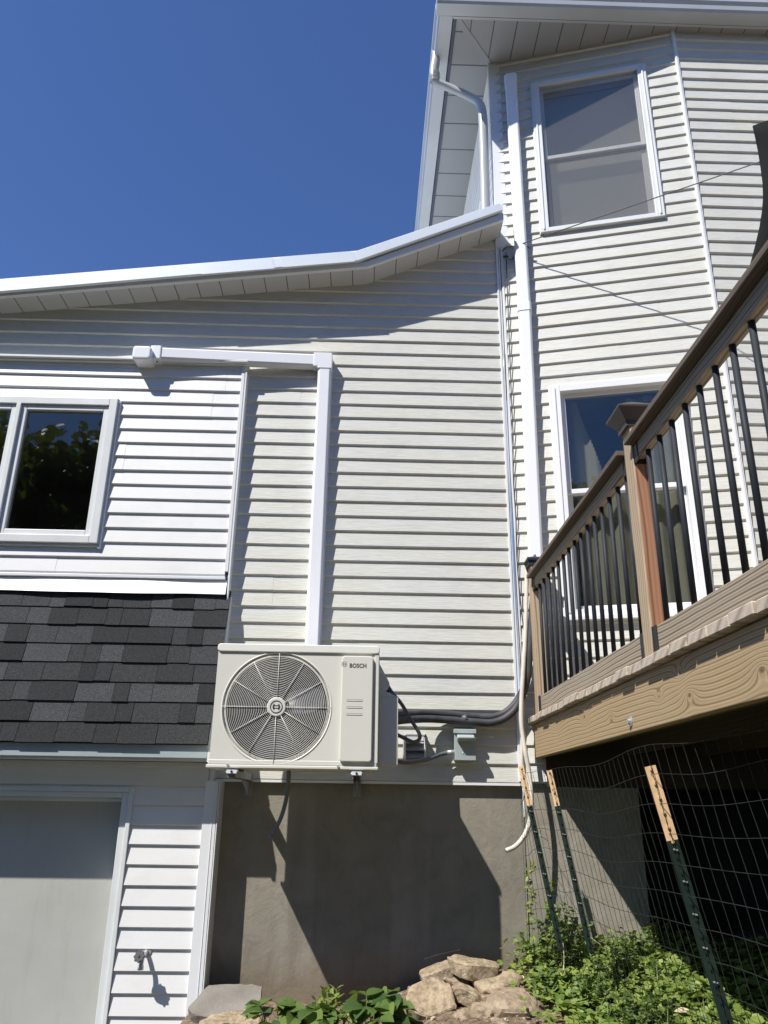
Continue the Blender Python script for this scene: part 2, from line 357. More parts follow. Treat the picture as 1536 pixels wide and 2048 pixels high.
def siding(w0, w1, zb, zt, pitch=PITCH_L, z0=Z0, holes=(), depth=.0158, seams=True, wave=.0012, seed=1):
    rnd = random.Random(seed); mb = MB()
    n0 = math.floor((zb - z0) / pitch); n1 = math.ceil((zt - z0) / pitch)
    for n in range(n0, n1):
        lb, lt = z0 + n * pitch, z0 + (n + 1) * pitch
        a, b = max(lb, zb), min(lt, zt)
        if b - a < .004: continue
        if n % 2 == 0 or n == n0: sx = w0 + rnd.random() * 3.6 if seams else 1e9; ph = rnd.random() * 6
        cuts = sorted({a, b} | {h[2] for h in holes if a < h[2] < b} | {h[3] for h in holes if a < h[3] < b})
        for za, zc in zip(cuts[:-1], cuts[1:]):
            iv = [(w0, w1)]; zm = (za + zc) / 2
            for h in holes:
                if h[2] < zm < h[3]:
                    iv = [q for (p0, p1) in iv for q in ((p0, min(p1, h[0])), (max(p0, h[1]), p1)) if q[1] - q[0] > .003]
            for p0, p1 in iv:
                segs = [(p0, p1)] if not (p0 + .02 < sx < p1 - .02) else [(p0, sx), (sx, p1)]
                for si, (q0, q1) in enumerate(segs):
                    off = -.0014 if (len(segs) == 2 and si == 0) else 0
                    k = max(1, int((q1 - q0) / .22))
                    xs = [q0 + (q1 - q0) * i / k for i in range(k + 1)]
                    def yy(z, x): return -depth + (depth - .002) * (z - lb) / pitch + off + (.0006 * math.sin(3.1 * x + ph) if wave else 0)
                    vs = []
                    for x in xs:
                        dz = wave * math.sin(2.3 * x + ph) * .7 if za == lb else 0
                        vs += [(x, yy(za, x), za + dz), (x, yy(zc, x), zc)]
                        if za == lb: vs += [(x, -.0005, za + dz - .010)]
                    st = 3 if za == lb else 2
                    fs = []
                    for i in range(k):
                        o = i * st; fs.append((o, o + st, o + st + 1, o + 1))
                        if za == lb: fs.append((o, o + 2, o + st + 2, o + st))
                    mb.add(vs, fs)
                    if off:  # the lapped end of a panel
                        e = xs[-1]; mb.quad((e, yy(za, e), za), (e, yy(za, e) + .0014, za), (e, yy(zc, e) + .0014, zc), (e, yy(zc, e), zc))
    return mb
def clip(o, co, no):
    bm = bmesh.new(); bm.from_mesh(o.data)
    bmesh.ops.bisect_plane(bm, geom=bm.verts[:] + bm.edges[:] + bm.faces[:], plane_co=co, plane_no=no, clear_outer=True)
    bm.to_mesh(o.data); bm.free()

def FA(s, y, z):   # place on the angled wall: along s, outward y (negative), height z
    return Vector((XA + s * math.cos(TH) + y * math.sin(TH) * 1.0, -s * math.sin(TH) + y * math.cos(TH), z))
# rake polyline measured on the wall plane
YR = -.195
L0, L1, L2 = P(0, 595, YR), P(735, 535.5, YR), P(1006.5, 441.5, YR)
sl1 = (L1.z - L0.z) / (L1.x - L0.x); sl2 = (L2.z - L1.z) / (L2.x - L1.x)
XK, ZK = L1.x, L1.z
def rake_z(x): return ZK + (sl1 if x < XK else sl2) * (x - XK)

# panel (bumped bay) under the rake at the left
PNX = -.850; PNT = 4.735; PNB = 3.10
w = siding(-3.6, XK, 2.022, 5.9, holes=[(-3.7, -.93, 2.0, 4.72)], seed=3).build('wall_siding', 'siding', house); clip(w, (XK, 0, ZK), (-sl1, 0, 1))
w = siding(XK, XA - .012, 2.022, 6.3, seed=3).build('wall_siding', 'siding', house); clip(w, (XK, 0, ZK), (-sl2, 0, 1))
# trims of the main wall
mb = MB(); mb.box(XA - .026, XA - .012, -.020, 0, 2.03, 5.88); mb.box(XA - .008, XA + .004, -.014, 0, 2.03, 5.88)
mb.build('corner_channel', 'trim', house, .002)
mb = MB(); mb.box(-.93, XA, -.014, .024, 2.008, 2.022); mb.build('starter_strip', 'trim', house)

# foundation
mb = MB()
NX = 60
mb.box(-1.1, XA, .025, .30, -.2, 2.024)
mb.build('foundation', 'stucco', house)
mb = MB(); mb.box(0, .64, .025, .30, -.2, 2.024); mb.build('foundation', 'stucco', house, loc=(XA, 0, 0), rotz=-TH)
mb = MB(); mb.box(.64, 2.2, .95, 1.1, -.2, 2.024); mb.box(.42, .64, .301, 1.1, -.2, 2.024); mb.box(.641, 2.2, .03, .95, 2.0, 2.02); mb.build('added_dark_recess', 'block', house, loc=(XA, 0, 0), rotz=-TH)  # assumed recess, added in near black for the darkness under the deck
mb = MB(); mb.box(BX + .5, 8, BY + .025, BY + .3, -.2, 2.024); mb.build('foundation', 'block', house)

# tall section: side wall, angled wall, right wall
o = siding(-3.2, 0, 5.35, 7.66, seed=11).build('side_wall_siding', 'siding_white', house, loc=(XA, 0, 0), rotz=-R(90))
up_h = (.335, 1.172, 5.90, 7.33); lo_h = (.325, 1.15, 3.02, 4.57)
siding(.03, 1.43, 2.022, 7.66, holes=[up_h, lo_h], seed=5, z0=Z0 + .006).build('angled_wall_siding', 'siding', house, loc=(XA, 0, 0), rotz=-TH)
siding(BX + .012, 8, 2.022, 7.66, z0=Z0 + .047, seed=8).build('right_wall_siding', 'siding', house, loc=(0, BY, 0))
mb = MB(); mb.box(-.03, -.003, -.026, 0, 2.022, 7.66); mb.box(-.026, -.012, -.031, -.026, 2.022, 7.66); mb.build('corner_trim', 'trim', house, .002, loc=(BX + .015, BY, 0), rotz=-TH * .5)
# outside corner post of the tall section, above the wing roof
mb = MB(); mb.box(-.02, .072, -.020, -.001, 5.80, 7.66); mb.box(-.022, -.002, -.018, .075, 5.80, 7.66); mb.build('corner_post', 'trim', house, .003, loc=(XA, 0, 0), rotz=-TH * .4)
mb = MB(); mb.box(.012, .030, -.018, -.001, 2.022, 5.80); mb.build('corner_channel', 'trim_grey', house, .002, loc=(XA, 0, 0), rotz=-TH)

# soffits and eaves of the tall section
ZS = 7.66; EY = -.41; EX = .575
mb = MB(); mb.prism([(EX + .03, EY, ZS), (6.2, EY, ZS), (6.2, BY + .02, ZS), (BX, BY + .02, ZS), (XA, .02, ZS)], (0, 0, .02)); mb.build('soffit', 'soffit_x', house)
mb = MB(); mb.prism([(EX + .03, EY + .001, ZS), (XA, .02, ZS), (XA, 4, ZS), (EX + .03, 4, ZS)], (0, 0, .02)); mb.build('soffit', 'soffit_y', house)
mb = MB(); d = Vector((XA - EX - .03, -EY, 0)).normalized(); nn = Vector((-d.y, d.x, 0)) * .022
a = Vector((EX + .03, EY + .0, ZS - .006)); b = Vector((XA, .0, ZS - .006))
mb.prism([a - nn, b - nn, b + nn, a + nn], (0, 0, .005)); M['soffit_plain'] = m_plain('white soffit with shade in colour', (.33, .335, .335), .5, .05); mb.build('soffit_trim', 'soffit_plain', house)  # white trim toned down with the eave shade in its grey
mb = MB(); mb.box(EX + .004, EX + .03, EY + .001, 4, ZS - .010, ZS + .13); mb.build('fascia', 'dark_gap', house)
mb = MB(); mb.box(EX, 6.2, EY - .02, EY, ZS - .015, ZS + .15); mb.build('fascia', 'gutter', house)
def gutter_profile(dirv, o0):  # K-style section in the (outward, z) plane
    pts = [(0, .13), (0, 0), (.100, 0), (.112, .02), (.118, .055), (.134, .085), (.136, .125), (.124, .128), (.124, .118)]
    return pts
gp = gutter_profile(None, None)
GZ = ZS - .012
mb = MB(); mb.prism([(6.2, EY - .022 - p, GZ + z) for p, z in gp], (-(6.2 - EX + .135), 0, 0)); mb.build('gutter', 'gutter', house)
mb = MB(); mb.prism([(EX - .003 - p, 4.0, GZ + z) for p, z in gp], (0, -(4.0 - EY + .0205), 0)); mb.build('gutter', 'gutter', house)
mb = MB()
xo, yo = EX - .10, EY - .10
mb.hexa([(xo, yo, ZS + .14), (7, yo, ZS + .14), (7, 6, ZS + .14), (xo, 6, ZS + .14), (3.2, 2.6, ZS + 1.3), (7, 2.6, ZS + 1.3), (7, 3.4, ZS + 1.3), (3.2, 3.4, ZS + 1.3)])
mb.build('roof', 'shingle', house)
# downspout: outlet under the side gutter, sweep to the corner, straight run down to the wing roof
mb = MB()
g0 = PZ(872, 118, GZ + .004)
pts = curve_pts([g0 + Vector((0, 0, .07)), g0, P(868, 148, g0.y), P(874, 164, g0.y * .8), P(905, 178, g0.y * .4), P(940, 194, -.02), P(958, 206, -.04), P(965, 228, -.04), P(968, 300, -.04), P(972, 440, -.04)], 6)
mb.tube(pts, .040, 12, flat=.8); ds = mb.build('downspout', 'gutter', house, smooth=True)
mb = MB()
for k in range(7):
    q = P(869, 147 + 2.6 * k, g0.y) + Vector((0, -.001, 0)); ring = [q + Vector((.040 * math.cos(a), .034 * math.sin(a), 0)) for a in [2 * math.pi * i / 14 for i in range(14)]]
    mb.tube(ring, .004, 6, closed=True)
mb.build('elbow_ribs', 'gutter', ds, smooth=True)

# wing rake: soffit, fascia, projecting metal edge and the roof behind
YF = YR - .02; XL = -3.6; XE = L2.x
mb = MB()
for xa, xb in ((XL, XK), (XK, XE)):
    za, zb_ = rake_z(xa), rake_z(xb)
    mb.prism([(xa, YR, za), (xb, YR, zb_), (xb, .04, zb_), (xa, .04, za)], (0, 0, .015))
so = mb.build('rake_soffit', 'soffit_rake', house)
mb = MB()
for xa, xb, h in ((XL, XK, .045), (XK, XE, .062)):
    za, zb_ = rake_z(xa) - .004, rake_z(xb) - .004; ha = .040 if xa == XL else .060
    mb.prism([(xa, YR, za), (xb, YR, zb_), (xb, YR, zb_ + h), (xa, YR, za + h * .8)], (0, -.018, 0)); mb.prism([(xa, YR, za), (xb, YR, zb_), (xb, YR, zb_ + .16), (xa, YR, za + .16)], (0, .012, 0))
mb.build('rake_fascia', 'trim', house, .003)
T0, T1, T2 = P(0, 561, YR - .05), P(708, 503, YR - .05), P(999, 405.5, YR - .05)
B0, B1, B2 = P(0, 583, YR - .05), P(716, 521, YR - .05), P(1006, 420, YR - .05)
e0 = (XL - T0.x) / (T1.x - T0.x)
T00 = T0 + (T1 - T0) * e0; B00 = B0 + (B1 - B0) * e0
mb = MB()
for a1, a2, b1, b2 in ((T00, T1, B00, B1), (T1, T2, B1, B2)):
    mb.prism([tuple(b1), tuple(b2), tuple(a2), tuple(a1)], (0, .026, 0))
mb.build('rake_edge_metal', 'metal_roof', house, .004)
mb = MB()
for a1, a2 in ((T00, T1), (T1, T2)):
    mb.prism([tuple(a1 + Vector((0, .002, -.004))), tuple(a2 + Vector((0, .002, -.004))), tuple(a2 + Vector((0, 5, -.004))), tuple(a1 + Vector((0, 5, -.004)))], (0, 0, -.06))
mb.build('wing_roof', 'metal_roof', house)
mb = MB()
for sx in (260, 178, 520):   # lapped joints of the edge metal
    pass
for fx in (.30, .62):
    q = T00 + (T1 - T00) * (1 - fx * .5); r_ = B00 + (B1 - B00) * (1 - fx * .5)
    mb.prism([tuple(q + Vector((0, 0, .004))), tuple(q + Vector((.5, 0, .004 + sl1 * .5))), tuple(r_ + Vector((.5, 0, sl1 * .5 - .004))), tuple(r_ + Vector((0, 0, -.004)))], (0, -.004, 0))
mb.build('edge_metal_lap', 'metal_roof', house)

# bumped panel
PY = -.06
ph = [(-2.99, -1.685, 3.395, 4.42)]
o = siding(-3.6, PNX - .035, PNB + .11, 4.68, pitch=.099, z0=4.510 - 20 * .099, holes=ph, seed=9).build('panel_siding', 'siding_white', house, loc=(0, PY, 0))
mb = MB(); mb.box(PNX - .038, PNX - .016, PY - .020, PY, PNB + .14, 4.70); mb.box(PNX - .011, PNX, PY - .024, .0, PNB - .04, 4.655); mb.box(PNX - .016, PNX - .011, PY - .008, PY, PNB + .1, 4.655)
mb.build('panel_corner_trim', 'trim', house, .002)
mb = MB(); mb.box(-3.6, PNX + .004, -.118, 0, 4.712, 4.728); mb.box(-3.6, PNX - .002, -.098, 0, 4.700, 4.7115); mb.box(-3.6, PNX - .01, PY - .012, 0, 4.668, 4.700); mb.build('panel_head_trim', 'trim_grey', house, .002)
mb = MB(); mb.box(-3.6, PNX - .03, PY - .022, PY, PNB + .088, PNB + .108); mb.build('panel_sill_trim', 'trim', house, .003)
mb = MB(); nseg = 40
for i in range(nseg):
    def fl(k, top):
        x = -3.6 + (PNX - .018 + 3.6) * k / nseg; wv = .006 * math.sin(x * 5.1) + .004 * math.sin(x * 11 + 1)
        return (x, PY - .006 + wv * .3, PNB + .086) if top else (x, PY - .042 + wv, PNB - .012 + wv * .5)
    mb.quad(fl(i, 0), fl(i + 1, 0), fl(i + 1, 1), fl(i, 1))
mb.build('roof_flashing', 'trim', house)

# left window
def casement_window(x0, x1, z0, z1, yw, mats=('trim_grey', 'trim_grey')):
    """two visible lites side by side, mullion between"""
    w = empty('window', (0, yw, 0), parent=house)
    mb = MB()
    fw = .052
    mb.box(x0, x0 + fw, -.045, .06, z0, z1); mb.box(x1 - fw, x1, -.045, .06, z0, z1)
    mb.box(x0 + fw, x1 - fw, -.045, .06, z1 - fw, z1); mb.box(x0 + fw, x1 - fw, -.045, .06, z0, z0 + fw)
    mb.box(x1 - .002, x1 + .016, -.030, 0, z0 - .03, z1 - .012); mb.box(x0 - .02, x1 - .002, -.030, 0, z1 + .001, z1 + .012)
    mb.box(x0 - .02, x1 + .002, -.028, 0, z0 - .018, z0 - .001)
    mb.build('frame', mats[0], w, .004)
    n = 2; wd = (x1 - x0 - 2 * fw + .03) / n
    for i in range(n):
        a = x0 + fw + i * wd; b = a + wd - .03
        if i < n - 1:
            m2 = MB(); m2.box(b, b + .03, -.05, .06, z0 + fw, z1 - fw); m2.build('mullion', mats[0], w, .003)
        m3 = MB(); sw = .036; za, zb_ = z0 + fw + .001, z1 - fw - .001
        m3.box(a + .001, a + sw, -.030, .02, za, zb_); m3.box(b - sw, b - .001, -.030, .02, za, zb_)
        m3.box(a + sw, b - sw, -.030, .02, za, za + sw); m3.box(a + sw, b - sw, -.030, .02, zb_ - sw, zb_)
        m3.build('sash', mats[1], w, .004)
        m4 = MB(); m4.box(a + sw, b - sw, -.006, -.002, za + sw, zb_ - sw); m4.build('pane', 'glass', w)
    m5 = MB(); X0, X1, Y0, Y1, A, B = x0, x1, .062, 2.0, z0 - .3, z1 + .1
    m5.quad((X0, Y1, A), (X1, Y1, A), (X1, Y1, B), (X0, Y1, B)); m5.quad((X0, Y0, A), (X0, Y1, A), (X0, Y1, B), (X0, Y0, B)); m5.quad((X1, Y0, A), (X1, Y1, A), (X1, Y1, B), (X1, Y0, B))
    m5.quad((X0, Y0, A), (X1, Y0, A), (X1, Y1, A), (X0, Y1, A)); m5.quad((X0, Y0, B), (X1, Y0, B), (X1, Y1, B), (X0, Y1, B)); m5.build('room', 'room', w)
    return w
casement_window(-2.98, -1.69, 3.40, 4.415, PY)

def double_hung(x0, x1, z0, z1, zm, cas=.062, back='blind', screen=True, sill=False, fm='trim_grey'):
    w = empty('window', (XA, 0, 0), -TH, parent=house)
    mb = MB(); y0 = -.034
    mb.box(x0, x0 + cas, y0, .11, z0, z1); mb.box(x1 - cas, x1, y0, .11, z0, z1)
    mb.box(x0 + cas, x1 - cas, y0, .11, z1 - cas * .7, z1); mb.box(x0 + cas, x1 - cas, y0, .11, z0, z0 + cas * .6)
    mb.box(x0 - .008, x0 + .001, -.022, 0, z0 - .008, z1 + .008); mb.box(x1 - .001, x1 + .008, -.022, 0, z0 - .008, z1 + .008)
    mb.box(x0 + .001, x1 - .001, -.026, 0, z1 + .001, z1 + .010)
    mb.box(x0 + cas * .35, x0 + cas * .55, y0 - .008, y0, z0 + .02, z1 - .02); mb.box(x1 - cas * .55, x1 - cas * .35, y0 - .008, y0, z0 + .02, z1 - .02)
    mb.build('frame', fm, w, .003)
    if sill:
        m = MB(); m.box(x0 - .02, x1 + .02, -.055, 0, z0 - .028, z0 - .001); m.build('sill', fm, w, .003)
    a, b = x0 + cas, x1 - cas; bt = z0 + cas * .6; tp_ = z1 - cas * .7
    for (za, zb_, yo, s) in ((zm - .012, tp_, .010, .030), (bt, zm + .022, .045, .034)):
        m = MB(); m.box(a, a + s, yo, yo + .03, za, zb_); m.box(b - s, b, yo, yo + .03, za, zb_); m.box(a + s, b - s, yo, yo + .03, za, za + s * 1.1); m.box(a + s, b - s, yo, yo + .03, zb_ - s, zb_)
        m.build('sash', fm, w, .003)
        m = MB(); m.box(a + s, b - s, yo + .012, yo + .016, za + s * 1.1, zb_ - s); m.build('pane', 'glass', w)
    if back == 'blind':
        m = MB(); m.box(a, b, -.014, -.011, bt, tp_); m.build('storm_pane', 'storm', w)
    if screen:
        m = MB(); m.quad((a, .032, bt), (b, .032, bt), (b, .032, zm), (a, .032, zm)); m.build('insect_screen', 'screen', w)
    m = MB()
    if back == 'blind':
        m.box(a - .02, b + .02, .120, .122, bt + .02, tp_); m.box(a - .02, b + .02, .112, .126, bt + .004, bt + .020)
        m.build('blind', 'blind', w)
    else:
        k = 90; pts = []
        for i in range(k + 1):
            x = a - .02 + (b - a + .04) * i / k; y = .16 + .018 * math.sin(x * 52) + .010 * math.sin(x * 23 + 1); pts.append((x, y))
        for (xa, ya), (xb, yb) in zip(pts[:-1], pts[1:]):
            lo = bt; hi = tp_ if xa > b - .30 else (tp_ if xa < a + .10 else tp_ - .62 * min(1, (xa - a - .1) * 6))
            m.quad((xa, ya, lo), (xb, yb, lo), (xb, yb, hi), (xa, ya, hi))
        m.build('curtain', 'curtain', w, smooth=True)
    m5 = MB(); X0, X1, Y0, Y1, A, B = a - .1, b + .1, .11, 1.6, z0 - .1, z1 + .1
    m5.quad((X0, Y1, A), (X1, Y1, A), (X1, Y1, B), (X0, Y1, B)); m5.quad((X0, Y0, A), (X0, Y1, A), (X0, Y1, B), (X0, Y0, B)); m5.quad((X1, Y0, A), (X1, Y1, A), (X1, Y1, B), (X1, Y0, B))
    m5.quad((X0, Y0, A), (X1, Y0, A), (X1, Y1, A), (X0, Y1, A)); m5.quad((X0, Y0, B), (X1, Y0, B), (X1, Y1, B), (X0, Y1, B)); m5.build('room', 'room', w)
    return w
double_hung(.315, 1.192, 5.875, 7.35, 6.60)
double_hung(.300, 1.172, 2.99, 4.59, 3.82, .07, 'curtain', False, True, 'trim')

# garage part: mansard shingles, eave, wall, door
GY = -.105; EYG = -.312; GX = -.80
ZT, ZE = PNB + .012, 2.19
mb = MB(); mb.box(-3.6, -.855, PY, .02, 2.10, 3.30); mb.build('mansard_core', 'dark_gap', house)
mb = MB(); rows = 8; rnd = random.Random(21)
A_ = Vector((0, PY + .0, ZT)); E_ = Vector((0, EYG - .012, ZE)); slope = (E_ - A_); nrm = Vector((0, slope.z, -slope.y)).normalized() * -1
if nrm.y > 0: nrm = -nrm
XR_T, XR_B = -.836, -.852
for r_ in range(rows):
    f0, f1 = r_ / rows, (r_ + 1) / rows
    x = -3.6 - rnd.random() * .2
    xr = XR_T + (XR_B - XR_T) * (f0 + f1) / 2
    while x < xr:
        wd = rnd.choice((.09, .13, .17, .21, .26)); x1 = min(x + wd, xr)
        if xr - x1 < .03: x1 = xr
        tn = rnd.choice((.030, .038, .034, .047, .060, .072)); th = .006 if tn > .045 else .011
        mb.t = (tn * .97, tn * 1.0, tn * 1.03)
        a, b = A_ + slope * (f0 - .01), A_ + slope * (f1 + .004 + rnd.uniform(-.004, .004))
        lo = nrm * (.004 + th); hi = nrm * .002; gap = .0012
        mb.hexa([(x + gap, *(b + nrm * .001).yz), (x1 - gap, *(b + nrm * .001).yz), (x1 - gap, *(b + lo).yz), (x + gap, *(b + lo).yz),
                 (x + gap, *(a).yz), (x1 - gap, *(a).yz), (x1 - gap, *(a + hi).yz), (x + gap, *(a + hi).yz)])
        x = x1
mb.build('shingle_roof', 'shingle', house)
mb = MB(); mb.t = (.035, .035, .04)
mb.prism([(-3.6, PY, ZT - .01), (-3.6, EYG - .006, ZE), (-3.6, EYG + .01, ZE), (-3.6, PY + .03, ZE + .1)], (3.6 - .858, 0, 0)); mb.build('roof_deck', 'shingle', house)
mb = MB(); mb.box(-3.6, -.852, EYG, EYG + .02, 2.118, 2.188); mb.build('eave_fascia', 'box', house, .003)
mb = MB(); mb.box(-3.6, -.852, EYG + .022, GY, 2.108, 2.122); mb.build('eave_soffit', 'trim_grey', house)
mb = MB(); mb.box(-.851, -.834, EYG + .0, .02, 2.10, 2.19); mb.prism([(-.852, EYG + .004, 2.19), (-.852, .02, 2.19), (-.852, .02, 3.09), (-.852, PY + .004, 3.09)], (.014, 0, 0)); mb.build('eave_end_board', 'trim_grey', house)
DX = -1.372; DZ = 1.890; YD = .035
garage_holes = [(-3.7, -1.275, -.3, 1.965)]
siding(-3.6, GX - .07, -.1, 2.105, pitch=.1012, z0=1.676 - 17 * .1012, holes=garage_holes, seed=13).build('garage_siding', 'siding_white', house, loc=(0, GY, 0))
mb = MB(); mb.box(GX - .082, GX - .008, GY - .022, GY, -.1, 2.008); mb.box(GX - .005, GX + .001, GY - .024, .025, -.1, 2.008); mb.box(GX - .030, GX - .026, GY - .025, GY - .022, -.1, 2.005)
mb.build('garage_corner_post', 'trim', house, .002)
mb = MB(); mb.box(-.868, -.845, GY - .0, .02, 2.008, 2.105); mb.build('corner_block', 'trim_grey', house)
dr = empty('door', (0, 0, 0), parent=house)
mb = MB()
for (xo, xi, zo, zi, yf) in ((-1.278, -1.302, 1.966, 1.942, GY - .022), (-1.302, -1.340, 1.942, 1.912, GY - .010), (-1.340, DX, 1.912, DZ, YD - .03)):
    mb.box(xi, xo, yf, YD, -.1, zo); mb.box(-3.6, xi, yf, YD, zi, zo)
mb.build('door_frame', 'trim_grey', dr, .003)
mb = MB(); mb.box(-3.6, DX, YD, YD + .04, -.1, DZ); mb.build('door_panel', 'door', dr)
# siding above the right end of the door is part of the garage wall; small knots of caulk and screws are left to the material

# ------------------------------------------------------------------ HEAT PUMP
AY = -.47; ax0, ax1, az0, az1 = -.812, .074, 2.068, 2.705
hp = empty('heat_pump', ((ax0 + ax1) / 2, -.30, az0))
tag(hp, 'beige outdoor heat pump unit with a round fan grille hung on brackets from the siding', 'heat pump')
HL = -hp.location
def hpb(mb, name, mat, **kw):
    p = kw.pop('parent', hp)
    if p is hp: kw['loc'] = HL
    return mb.build(name, mat, p, **kw)
fc = P(553, 1414, AY); FCX, FCZ, FR = fc.x, fc.z, .293
# front sheet with the round opening
mb = MB(); N = 96
rx0, rx1, rz0, rz1 = ax0 + .002, -.150, az0 + .040, az1 - .028
angs = sorted([2 * math.pi * i / N for i in range(N)] + [math.atan2(z - FCZ, x - FCX) % (2 * math.pi) for x in (rx0, rx1) for z in (rz0, rz1)])
def edge_pt(a):
    c, s_ = math.cos(a), math.sin(a); tt = 1e9
    if c > 1e-9: tt = min(tt, (rx1 - FCX) / c)
    if c < -1e-9: tt = min(tt, (rx0 - FCX) / c)
    if s_ > 1e-9: tt = min(tt, (rz1 - FCZ) / s_)
    if s_ < -1e-9: tt = min(tt, (rz0 - FCZ) / s_)
    return (FCX + c * tt, FCZ + s_ * tt)
vs = []; n = len(angs)
for a in angs:
    e = edge_pt(a); vs += [(FCX + FR * math.cos(a), AY, FCZ + FR * math.sin(a)), (e[0], AY, e[1])]
mb.add(vs, [(2 * i, 2 * i + 1, 2 * ((i + 1) % n) + 1, 2 * ((i + 1) % n)) for i in range(n)])
mb.quad((rx1, AY, rz0), (ax1 - .012, AY, rz0), (ax1 - .012, AY, rz1), (rx1, AY, rz1))
# sides, back
BYB = -.135
mb.quad((rx0, AY, rz0), (rx0, AY, rz1), (rx0, BYB, rz1), (rx0, BYB, rz0)); mb.quad((ax1 - .012, AY, rz0), (ax1 - .012, AY, rz1), (ax1 - .012, BYB, rz1), (ax1 - .012, BYB, rz0))
mb.quad((rx0, BYB, rz0), (ax1 - .012, BYB, rz0), (ax1 - .012, BYB, rz1), (rx0, BYB, rz1))
hpb(mb, 'casing', 'ac')
m = MB(); m.box(ax1 - .011, ax1 + .004, AY + .018, BYB + .01, az0 + .02, az1 - .03); m.box(ax1 - .022, ax1 + .001, AY - .004, AY + .016, az0 + .030, az1 - .03); hpb(m, 'side_flange', 'ac', bevel=.003)
m = MB(); m.prism([(x, AY - .010, z) for x, z in rrect(ax0 - .003, ax1 + .004, az1 - .03, az1 + .014, .018)], (0, .345, 0)); hpb(m, 'lid', 'ac_light', bevel=.005, seg=3)
m = MB(); m.box(ax0 - .012, ax1 + .004, AY - .008, BYB + .01, az0 - .003, az0 + .014); m.box(ax0 - .004, ax1 - .004, AY - .003, BYB, az0 + .0145, az0 + .040); base = hpb(m, 'base_pan', 'ac', bevel=.004)
m = MB()
for x in (P(455, 1537, AY).x, P(676, 1540, AY).x):
    m = MB(); m.tube([(x, AY - .008, az0 + .012), (x, AY - .013, az0 + .012)], .007, 8); hpb(m, 'screw', 'galv')
# rim, chamber, fan
m = MB(); ring = [(FCX + (FR + .001) * math.cos(2 * math.pi * i / 96), AY + .000, FCZ + (FR + .001) * math.sin(2 * math.pi * i / 96)) for i in range(96)]
m.tube(ring, .0036, 8, closed=True)
ring = [(FCX + (FR - .016) * math.cos(2 * math.pi * i / 96), AY + .006, FCZ + (FR - .016) * math.sin(2 * math.pi * i / 96)) for i in range(96)]
m.tube(ring, .0035, 8, closed=True); hpb(m, 'fan_rim', 'ac_light', smooth=True)
m = MB(); n = 96
vs = []
for yy, rr in ((AY, FR - .002), (AY + .035, FR - .020), (AY + .14, FR - .022)):
    vs += [(FCX + rr * math.cos(2 * math.pi * i / n), yy, FCZ + rr * math.sin(2 * math.pi * i / n)) for i in range(n)]
m.add(vs, [(k * n + i, k * n + (i + 1) % n, (k + 1) * n + (i + 1) % n, (k + 1) * n + i) for k in (0,) for i in range(n)]); m.cur = 1
m.add([], []); m.f += [((1) * n + i, (1) * n + (i + 1) % n, (2) * n + (i + 1) % n, (2) * n + i) for i in range(n)] + [tuple(range(2 * n, 3 * n))]; m.tone += [(1, 1, 1)] * (n + 1); m.mi += [1] * (n + 1)
hpb(m, 'fan_shroud', ['ac', 'ac_dark'])
m = MB()
for b in range(3):
    a0 = R(120 * b + 20); vs = []; nu, nv = 8, 6
    for i in range(nu + 1):
        for j in range(nv + 1):
            rr = .06 + (.262 - .06) * j / nv; aa = a0 + R(75) * (i / nu - .5) * (1 - .15 * j / nv) + R(18) * (j / nv) ** 1.5
            vs.append((FCX + rr * math.cos(aa), AY + .055 + .05 * (i / nu), FCZ + rr * math.sin(aa)))
    m.add(vs, [(i * (nv + 1) + j, (i + 1) * (nv + 1) + j, (i + 1) * (nv + 1) + j + 1, i * (nv + 1) + j + 1) for i in range(nu) for j in range(nv)])
m.tube([(FCX, AY + .05, FCZ), (FCX, AY + .13, FCZ)], .065, 28)
hpb(m, 'fan', 'ac_fan', smooth=True)
GYY = AY - .004
m = MB(); rr = .052; k = 0
while rr < .272:
    nn_ = 72 if rr > .12 else 44
    dome = .006 * math.cos(rr / .272 * math.pi / 2)
    m.tube([(FCX + rr * math.cos(2 * math.pi * i / nn_), GYY - dome + .004, FCZ + rr * math.sin(2 * math.pi * i / nn_)) for i in range(nn_)], .00135, 5, closed=True); rr += .00915
for i in range(12):
    a = 2 * math.pi * i / 12; long = i % 3 == 0
    r1 = .292 if long else .274
    m.tube([(FCX + .04 * math.cos(a), GYY - .008, FCZ + .04 * math.sin(a)), (FCX + .16 * math.cos(a), GYY - .0055, FCZ + .16 * math.sin(a)), (FCX + r1 * math.cos(a), GYY + .0, FCZ + r1 * math.sin(a))], .0015, 6)
hpb(m, 'fan_grille', 'ac_light', smooth=True)
m = MB(); m.tube([(FCX, GYY + .004, FCZ), (FCX, GYY - .012, FCZ)], [.052, .048], 40); bd = hpb(m, 'badge', 'ac', bevel=.002)
yb = GYY - .0135
